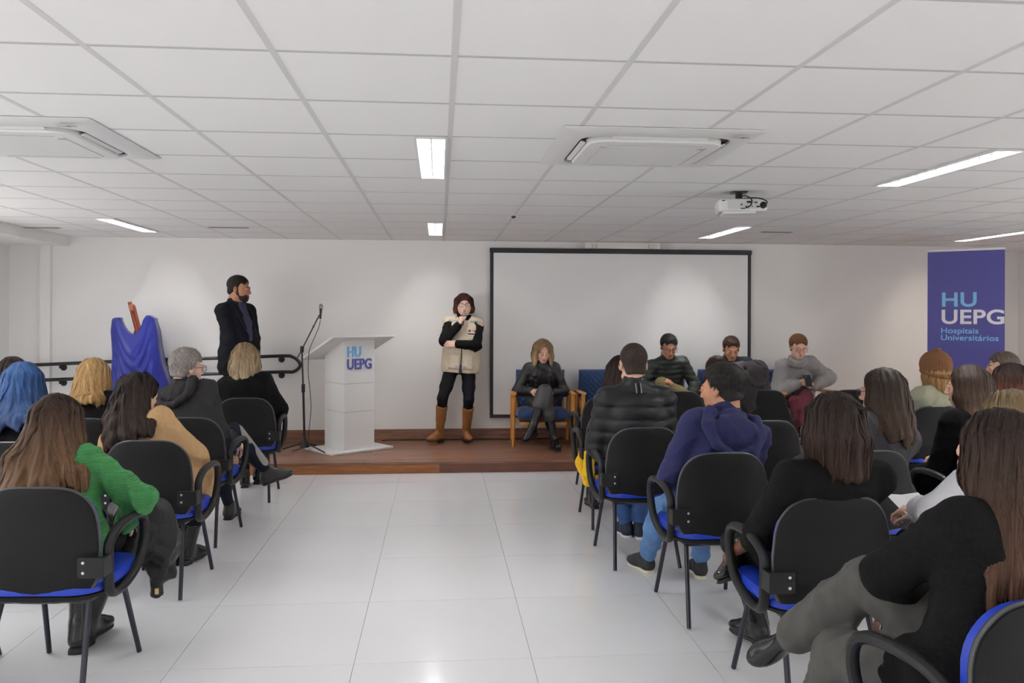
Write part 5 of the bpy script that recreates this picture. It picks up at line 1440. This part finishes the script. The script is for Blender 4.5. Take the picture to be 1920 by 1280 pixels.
I = person('woman with black glasses and brown hair in charcoal denim jacket on the right', dict(
    pos=(2.27, 4.38), rz=12, head=headat(1652, 691, 4.52), hrot=(30, 2, 0), res=.009, det=.0062, seed=27, topm=DENG, style=('collar',), botm=BLKJ, shoem=BOOTB, thick=.02, bulk=1.15, specs=BFRAME,
    armR=dict(w=(.15, .26, .62)), hair=dict(kind='long', m=hair_mat('hair_brown_mid', srgb(48, 38, 33), srgb(80, 64, 52)), L=.215, wb=.115, strands=1300, part=.2)))
I = person('person in brown knitted beanie and pale olive jacket', dict(
    pos=(3.83, 6.40), rz=14, head=headat(1752, 664, 6.55, 1.0, .125), hrot=(-8, 6, 0), res=.010, seed=28, topm=OLIVE, style=('collar',), botm=JEAND, shoem=SHOEB, thick=.024, bulk=1.2, face=False,
    armL=dict(w=(-.14, .28, .62)), hair=dict(kind='bob', m=H_BL2, L=.15, strands=400, vol=.86)))
C_, R_, k_ = I['C'], I['R'], I['k']
S = Sculpt(.006); q = lambda x, y, z: C_ + R_ @ (np.array([x, y, z]) * k_)
S.ell(q(0, -.018, .046), np.array([.105, .122, .104]) * k_, R_, .02); S.cone(q(0, -.026, -.05), q(0, -.022, .04), .103 * k_, .106 * k_, .02); S.cut(q(0, 0, -.058), R_ @ np.array([0, .35, -1.])); 
def ribs(x, y, z):
    a = np.arctan2(x - C_[0], y - C_[1]); return -.003 * np.sin(a * 40) - .0018 * np.sin(z * 420)
S.disp = ribs
KNIT = mat('brown_knit', srgb(124, 84, 54), .95, var=.2, vscale=120, bump=.6, bscale=220)
hat = S.obj('knitted_beanie', KNIT, I['root'])
Sculpt(.005).ell(q(.01, -.04, .152), np.array([.026, .026, .016]) * k_, R_).obj('beanie_knot', KNIT, hat)
S = Sculpt(.006)
pts = [q(.098 * math.cos(a), -.026 + .104 * math.sin(a), -.022 + .036 * math.sin(a) * 1.0) for a in np.linspace(0, 2 * math.pi, 19)]
S.chain(pts, [.017 * k_] * 19, .006); S.disp = ribs; S.obj('beanie_cuff', KNIT, hat)
I = person('woman in black coat with long glossy brown hair, turned left, on the right', dict(
    pos=(3.03, 4.45), rz=14, head=headat(1813, 685, 4.76), hrot=(30, 2, 0), res=.009, det=.0062, seed=29, topm=mat('black_fleece', (.005, .005, .0055), .95, bump=.5, bscale=200, spec=.1), fold=.006, topname='coat', style=('coat', 'collar'), botm=BLKJ, shoem=BOOTB, thick=.028, bulk=1.2,
    armL=dict(w=(-.14, .28, .62)), hair=dict(kind='long', m=hair_mat('hair_brown_glossy', srgb(58, 46, 39), srgb(104, 84, 66)), L=.235, wb=.10, strands=1300, part=.1)))
I = person('person with dark hair turning auburn at the right edge', dict(
    pos=(3.68, 5.05), rz=10, head=headat(1890, 683, 5.35), hrot=(15, 2, 0), res=.012, det=.008, seed=30, topm=BLK, topname='coat', botm=BLKJ, shoem=BOOTB, face=False,
    hair=dict(kind='long', m=H_AUB, L=.22, wb=.13, strands=600, far=True, curl=.005, vol=1.06)))
I = person('man with short greying hair in white shirt at the right edge', dict(
    pos=(4.50, 6.30), rz=20, head=headat(1878, 660, 6.72, 1.03), k=1.03, hrot=(45, 0, 0), female=False, res=.012, seed=31, tone='light', topm=WHITEC, topname='shirt', style=('collar',), botm=NAVYT, shoem=SHOEB,
    hair=dict(kind='short', m=H_SLT, strands=800, vol=1.0)))
I = person('person in white shirt with streaked blonde hair holding a sheet of paper', dict(
    pos=(2.20, 3.16), rz=8, head=headat(1893, 736, 3.36), hrot=(18, 6, 0), res=.009, seed=32, tone='pale', topm=WHITEC, topname='shirt', style=('collar',), botm=NAVYT, shoem=SHOEB, thick=.018, bulk=1.12,
    armL=dict(w=dpt(1728, 958, 3.46), pole=(-1, -.3, -.5), F=(-.45, .8, -.1), N=(.2, -.1, -1), curl=(35, 40, 30)), hair=dict(kind='bob', m=H_STR, L=.20, strands=900, vol=1.08, part=.3), specs=mat('clear_frames', (.6, .5, .5), .2)))
p = at_d(1716, 950, 3.52)
PP = empty('paper_sheet', tuple(p)); tag(PP, 'white sheet of paper held by the person in white shirt', 'paper')
MB().loft([[(-.075, -.10, .004), (.0, -.10, .0), (.075, -.10, .006)], [(-.075, .0, .0), (.0, .0, -.004), (.075, 0, .004)], [(-.075, .11, .008), (.0, .11, .002), (.075, .11, .012)]], cap=False, closed=False, M=Matrix.Rotation(.25, 4, 'X')).build('sheet', mat('paper', (.85, .85, .86), .7), PP, smooth=0)

# black puffer jacket heaped over the green-sweater woman's lap and the arm of her chair
S = Sculpt(.008); d_ = 4.02
for (x, y, dd, r) in ((250, 965, 4.02, (.11, .14, .10)), (290, 985, 4.05, (.095, .11, .13)), (305, 1020, 4.05, (.08, .09, .11)), (262, 1010, 3.98, (.07, .10, .09))):
    S.ell(at_d(x, y, dd), r, None, .05)
S.chain([at_d(278, 1010, 4.0), at_d(298, 1060, 3.99), at_d(293, 1108, 3.98)], [.05, .045, .022], .03)
S.chain([at_d(305, 1030, 4.05), at_d(318, 1072, 4.03)], [.045, .03], .03)
S.chain([at_d(250, 1000, 3.90), at_d(238, 1062, 3.86)], [.04, .028], .03)
fa_, fb_ = quilt(5, .075, .009), folds(6, .012, .10)
S.disp = lambda x, y, z: fa_(x + .5 * z, y, .8 * z + .5 * x) + fb_(x, y, z)
o = S.obj('padded_jacket', PUFB, None); tag(o, 'black padded jacket heaped over the arm of the green-sweater woman chair', 'jacket')
MB().rbox((0, 0, 0), (.018, .008, .03), .003, .002, M=Matrix.Translation(at_d(294, 1108, 3.94))).build('zip_pull', mat('brass', (.6, .45, .2), .35, metal=1.0), o)
# yellow garment on the seat beside the maroon woman
S = Sculpt(.008)
S.chain([at_d(1096, 838, 6.14), at_d(1090, 868, 6.12), at_d(1102, 905, 6.05)], [.036, .042, .032], .03); S.chain([at_d(1105, 850, 6.0), at_d(1103, 890, 5.95)], [.04, .045], .03); S.disp = folds(4, .008, .08)
o = S.obj('yellow_garment', YEL, None); tag(o, 'bright yellow garment hanging beside the chair in front of puffer jacket man', 'garment')
# --- people on the stage
I = person('standing bearded man in black blazer beside the ramp handrail', dict(
    pos=(-2.13, 9.02), z0=STAGE_Z, rz=-122, sit=False, female=False, k=1.10, head=headat(449, 517, 8.82, 1.1), hrot=(24, 4, 0), hip=(-.0, -.02, 1.02), res=.009, det=.0062, seed=41, tone='olive', topm=mat('black_blazer', (.009, .0095, .014), .85, bump=.2, bscale=300, spec=.15), topname='blazer', style=('coat', 'collar'), coatlen=.20, thick=.018, bulk=1.08, fat=.8, bow=.0, fold=.006,
    armL=dict(w=(-.03, .20, 1.00), pole=(-.8, -.6, -.2), F=(.6, .5, -.6), N=(0, -1, 0)), armR=dict(w=(.05, .21, .99), pole=(.8, -.6, -.2), F=(-.6, .5, -.6), N=(0, -1, 0)),
    legL=dict(a=(-.12, .03, .09), pole=(0, 1, 0)), legR=dict(a=(.12, -.02, .09), pole=(0, 1, 0)), botm=BLKJ, shoem=SHOEB, hair=dict(kind='short', m=hair_mat('hair_black_brown', srgb(36, 28, 25), srgb(52, 42, 38), .5), strands=900, vol=.9, fade=.7)))
C_, R_, k_ = I['C'], I['R'], I['k']; q = lambda x, y, z: C_ + R_ @ (np.array([x, y, z]) * k_)
S = Sculpt(.005)
S.ell(q(0, .032, -.062), np.array([.0625, .062, .052]) * k_, R_, .02); S.ell(q(0, .056, -.096), np.array([.034, .030, .024]) * k_, R_, .02)
for s in (-1, 1): S.chain([q(s * .068, .005, .01), q(s * .064, .012, -.04), q(s * .045, .045, -.085)], [.010, .014, .02], .015)
S.ell(q(0, .086, -.030), np.array([.05, .05, .024]) * k_, R_, .006, sub=True); S.ell(q(0, .095, -.063), np.array([.021, .02, .009]) * k_, R_, .004, sub=True)
S.disp = folds(3, .0015, .012, 5); S.obj('beard', mat('beard_dark', srgb(46, 34, 29), .8, var=.2, vscale=200, bump=.4, bscale=400), I['root'])
S = Sculpt(.007)     # shirt front between the lapels
S.chain([I['pt'](.96, 0, .068), I['pt'](.62, 0, .132), I['pt'](.30, 0, .160)], [.052, .060, .050], .03); S.obj('shirt', mat('navy_shirt', srgb(40, 42, 72), .7), I['root'])
for s in (-1, 1):
    S = Sculpt(.006); S.chain([I['pt'](1.0, s * .062, .03), I['pt'](.80, s * .088, .120), I['pt'](.50, s * .055, .185)], [.018, .028, .012], .015); S.obj('lapel', MATS['black_blazer'], I['root'])

I = person('standing woman in beige vest and tan boots speaking into a microphone', dict(
    pos=(.245, 9.42), z0=STAGE_Z, rz=178, sit=False, female=True, k=1.0, head=headat(870, 549, 9.38, 1.0, .135), hrot=(4, 3, 2), hip=(.0, .0, .90), res=.007, det=.0058, seed=42, tone='pale', topm=BLKS, topname='sweater', style=('turtle',), thick=.012, bulk=1.18, fat=.9, bow=.0, sw=1.0, legfold=.004,
    armR=dict(w=(.02, .225, 1.345), e=(.25, .10, 1.14), F=(-.25, .05, .95), N=(-.9, -.25, -.2), curl=(70, 75, 40), thumb=20), armL=dict(w=(.05, .27, 1.13), e=(-.27, .08, 1.13), F=(1, -.05, .0), N=(0, -1, 0), curl=(20, 20, 15)),
    legR=dict(a=(.24, .03, .12), toe=(.65, .7, 0), pole=(.3, 1, 0)), legL=dict(a=(-.06, -.02, .12), toe=(-.25, 1, 0), pole=(-.1, 1, 0)), botm=mat('black_leggings', (.008, .008, .011), .8, spec=.15), leglen=.42, shoem=SUEDE, shoekind='tall', solem=mat('brown_sole', srgb(70, 46, 30), .6),
    specs=BFRAME, hair=dict(kind='bob', m=H_PLUM, L=.098, strands=900, vol=.97, fringe=True, res=.006, part=-.3)))
pt, Rt_ = I['pt'], I['Rt']
S = Sculpt(.008); b = 1.15
S.ell(pt(.62, 0, .012), np.array([.155 * b + .028, .150, .20]), Rt_, .06); S.ell(pt(.30, 0, .03), np.array([.140 * b + .055, .168, .22]), Rt_, .06); S.ell(pt(.0, 0, .015), np.array([.16 * b + .035, .165, .22]), Rt_, .06)
S.ell(pt(-.10, 0, .01), np.array([.16 * b + .030, .160, .16]), Rt_, .04)
for s in (-1, 1):
    S.cone(pt(.97, s * .05), I['Sh'][s] + Rt_ @ np.array([s * .006, 0, .012]), .058, .074, .05); S.ell(pt(.66, s * .075, .095), (.066, .055, .07), Rt_, .04)
S.cut(pt(-.20), -I['u'])
S.ell(I['N'] + I['u'] * .03 + I['f'] * .03, (.068, .07, .07), Rt_, .02, sub=True)
S.disp = folds(8, .005, .12)
vest = S.obj('vest', VEST, I['root'])
surf = S
def on_vest(t, x, out=.003):
    p = pt(t, x, .35)[None].copy(); 
    for _ in range(60):
        d = S.sample(p)
        if d[0] < .0015: break
        p = p - I['f'][None] * max(d[0] * .7, .001)
    return p[0] + I['f'] * out
def patch(name, m, t0, t1, x0, x1, parent, out=.004, n=6):
    vs = [on_vest(t0 + (t1 - t0) * j / n, x0 + (x1 - x0) * i / n, out) for j in range(n + 1) for i in range(n + 1)]
    F = [(j * (n + 1) + i, j * (n + 1) + i + 1, (j + 1) * (n + 1) + i + 1, (j + 1) * (n + 1) + i) for j in range(n) for i in range(n)]
    v = np.array(vs); m_ = len(v); v = np.concatenate([v, v - I['f'] * .006]); F = F + [tuple(m_ + a for a in f_[::-1]) for f_ in F]
    e = [i for i in range(n + 1)] + [j * (n + 1) + n for j in range(1, n + 1)] + [n * (n + 1) + i for i in range(n - 1, -1, -1)] + [j * (n + 1) for j in range(n - 1, 0, -1)]
    F += [(b_, a_, m_ + a_, m_ + b_) for a_, b_ in zip(e, e[1:] + e[:1])]
    return link_mesh(name, np_mesh(name, v, F, m), parent)
SILV = mat('reflective_tape', (.42, .43, .43), .4); 
patch('front_zip', mat('zip_dark', (.02, .02, .025), .6), -.19, .50, -.006, .006, vest)
patch('front_gap', mat('zip_dark', (.02, .02, .025), .6), -.195, -.02, -.02, .016, vest, .0045)
for s in (-1, 1):
    patch('hip_pocket', VEST, -.13, .22, s * .075 - .062, s * .075 + .062, vest, .007)
    patch('reflective_strip', SILV, -.10, -.045, s * .04 - .022, s * .04 + .018, vest, .0085)
    patch('shoulder_strip', SILV, .90, .945, s * .12 - .05, s * .12 + .045, vest, .004)
patch('chest_pocket', VEST, .52, .72, -.145, -.055, vest, .006)
patch('name_tape', mat('black_tape', (.02, .02, .02), .5), .645, .672, -.15, -.055, vest, .009, 3)
patch('badge_blue', mat('badge_blue', srgb(48, 58, 120), .5), .70, .745, -.085, -.062, vest, .009, 3)
patch('badge_yellow', mat('badge_yellow', srgb(226, 184, 60), .5), .71, .738, -.115, -.098, vest, .009, 3)
patch('badge_red', mat('badge_red', srgb(206, 74, 40), .5), .70, .742, -.140, -.120, vest, .009, 3)
# handheld microphone in her right hand
Wr = I['arms'][1][2]; rt = I['root']
wpos = lambda p: np.array(rt.matrix_basis @ Vector(p)) 
bpy.context.view_layer.update()
mb_ = wpos(Wr + np.array([-.04, .03, -.01])); mt_ = wpos(I['C'] + I['R'] @ np.array([.004, .128, -.075]))
microphone('handheld_microphone', 'black handheld microphone held to the mouth of the standing woman', mb_, mt_ - mb_, .17)

I = person('seated blonde woman in black leather jacket and skirt on the stage', dict(
    pos=(1.15, 9.22), z0=STAGE_Z, rz=178, head=headat(1018, 637, 9.12), hrot=(6, 18, 0), hip=(0, -.08, .50), res=.007, det=.0058, seed=43, tone='light', lids=True, topm=LEA, style=('turtle', 'collar'), thick=.010, bulk=1.03, fold=.008, skirt=True, botm=LEAS, botname='skirt', leglen=.28, shoem=BOOTB, shoekind='tall',
    armR=dict(w=(.13, .24, .62), pole=(.6, -.4, -.7), N=(-.5, 0, -1), curl=(50, 50, 30)), armL=dict(w=(-.08, .24, .60), pole=(-.6, -.4, -.7), N=(.3, 0, -1)),
    legL=dict(a=(.14, .44, .25), toe=(.6, .8, -.35), flat=False, pole=(-.1, .6, 1)), legR=dict(a=(-.10, .36, .11), toe=(-.2, 1, 0), pole=(-.1, 1, .5)),
    hair=dict(kind='bob', m=hair_mat('hair_blonde_panel', srgb(142, 114, 82), srgb(218, 192, 150)), L=.155, strands=900, vol=1.02, res=.006)))
for s in (-1, 1):
    S = Sculpt(.006); S.chain([I['pt'](1.0, s * .06, .03), I['pt'](.80, s * .085, .115), I['pt'](.45, s * .055, .150), I['pt'](.18, s * .075, .165)], [.016, .024, .016, .012], .015); S.disp = folds(9, .004, .06); S.obj('lapel', LEA, I['root'])
I = person('seated man in dark green quilted jacket and khaki trousers with glasses', dict(
    pos=(2.62, 9.22), z0=STAGE_Z, rz=176, head=headat(1254, 628, 9.18, 1.02), k=1.03, hrot=(4, 20, 0), hip=(0, -.08, .50), female=False, res=.007, det=.0058, seed=44, tone='tan', lids=True, topm=PUFG, style=('puffer', 'standcollar'), period=.06, qamp=.009, thick=.016, bulk=1.02, botm=KHAKI, legthick=.008, shoem=SHOEB,
    armR=dict(w=(.17, .28, .70), pole=(.6, -.4, -.7), N=(-.6, 0, -.8)), armL=dict(w=(-.17, .30, .56), pole=(-.6, -.4, -.7)),
    legR=dict(a=(-.22, .40, .52), toe=(-.8, .3, -.4), flat=False, pole=(1, .4, .8)), legL=dict(a=(-.14, .40, .09)), specs=BFRAME, hair=dict(kind='short', m=hair_mat('hair_black_panel', srgb(34, 34, 38), srgb(84, 86, 92), .5), strands=900, vol=1.25, fringe=True)))
I = person('seated man in navy jacket with white shirt collar looking down', dict(
    pos=(3.33, 9.22), z0=STAGE_Z, rz=174, head=headat(1371, 632, 9.20, 1.02), k=1.03, hrot=(0, 22, 0), hip=(0, -.08, .50), female=False, res=.008, det=.0058, seed=45, tone='tan', lids=True, topm=NAVYJ, style=('standcollar',), thick=.024, bulk=1.1, botm=NAVYT, shoem=SHOEB,
    armR=dict(w=(.12, .30, .58)), armL=dict(w=(-.12, .30, .58)), hair=dict(kind='short', m=H_BRS, strands=900, vol=1.1, fringe=True)))
S = Sculpt(.006); N_, f_, r_, u_ = I['N'], I['f'], I['r'], I['u']
for s in (-1, 1): S.chain([N_ + r_ * s * .055 + u_ * .05 - f_ * .01, N_ + r_ * s * .045 + u_ * .035 + f_ * .055, N_ + r_ * s * .012 + f_ * .085 - u_ * .01], [.010, .012, .010], .008)
S.obj('shirt_collar', WHITEC, I['root'])
I = person('seated woman in grey poncho and red glasses looking at her phone', dict(
    pos=(4.10, 9.16), z0=STAGE_Z, rz=172, head=headat(1497, 629, 9.12), hrot=(4, 16, 0), hip=(0, -.08, .50), res=.007, det=.0058, seed=46, tone='pale', lids=True, topm=GREYW, topname='poncho', style=('poncho', 'scarfcowl', 'coat'), coatlen=.55, thick=.016, bulk=1.12, fat=.4, botm=BURG, legthick=.012, shoem=BOOTB, shoekind='boot',
    armR=dict(w=(.075, .30, .70), pole=(.8, -.3, -.6), F=(-.7, .45, .3), N=(-.3, -.8, .3), curl=(40, 40, 30)), armL=dict(w=(-.075, .30, .665), pole=(-.8, -.3, -.6), F=(.7, .4, .35), N=(.2, -.7, .7), curl=(40, 45, 35)),
    legL=dict(a=(.10, .52, .20), toe=(.4, .9, -.3), flat=False, pole=(0, .6, 1)), legR=dict(a=(.08, .40, .09)),
    specs=mat('red_frames', srgb(200, 40, 40), .3), hair=dict(kind='short', m=H_GNG, strands=1000, vol=1.7, fringe=True, curl=.003)))
bpy.context.view_layer.update()
rt = I['root']; a_, b_ = I['arms'][1][2], I['arms'][-1][2]
pc = np.array(rt.matrix_world @ Vector((a_ + b_) / 2 + np.array([0, .085, .055])))
PH = empty('smartphone', tuple(pc), rt.rotation_euler.z); PH.rotation_euler = (math.radians(38), 0, rt.rotation_euler.z); tag(PH, 'dark smartphone held by the woman in the grey poncho', 'phone')
MB().rbox((0, 0, 0), (.074, .009, .152), .004, .003).build('phone_case', mat('phone_black', (.015, .015, .017), .3), PH)
MB().rbox((.018, .006, .05), (.026, .004, .034), .002, .001).build('camera_bump', mat('phone_grey', (.1, .1, .11), .25), PH)
MB().rbox((0, -.0052, 0), (.066, .001, .142), .0004, .0004).build('phone_screen', mat('phone_glass', (.02, .02, .025), .08), PH)
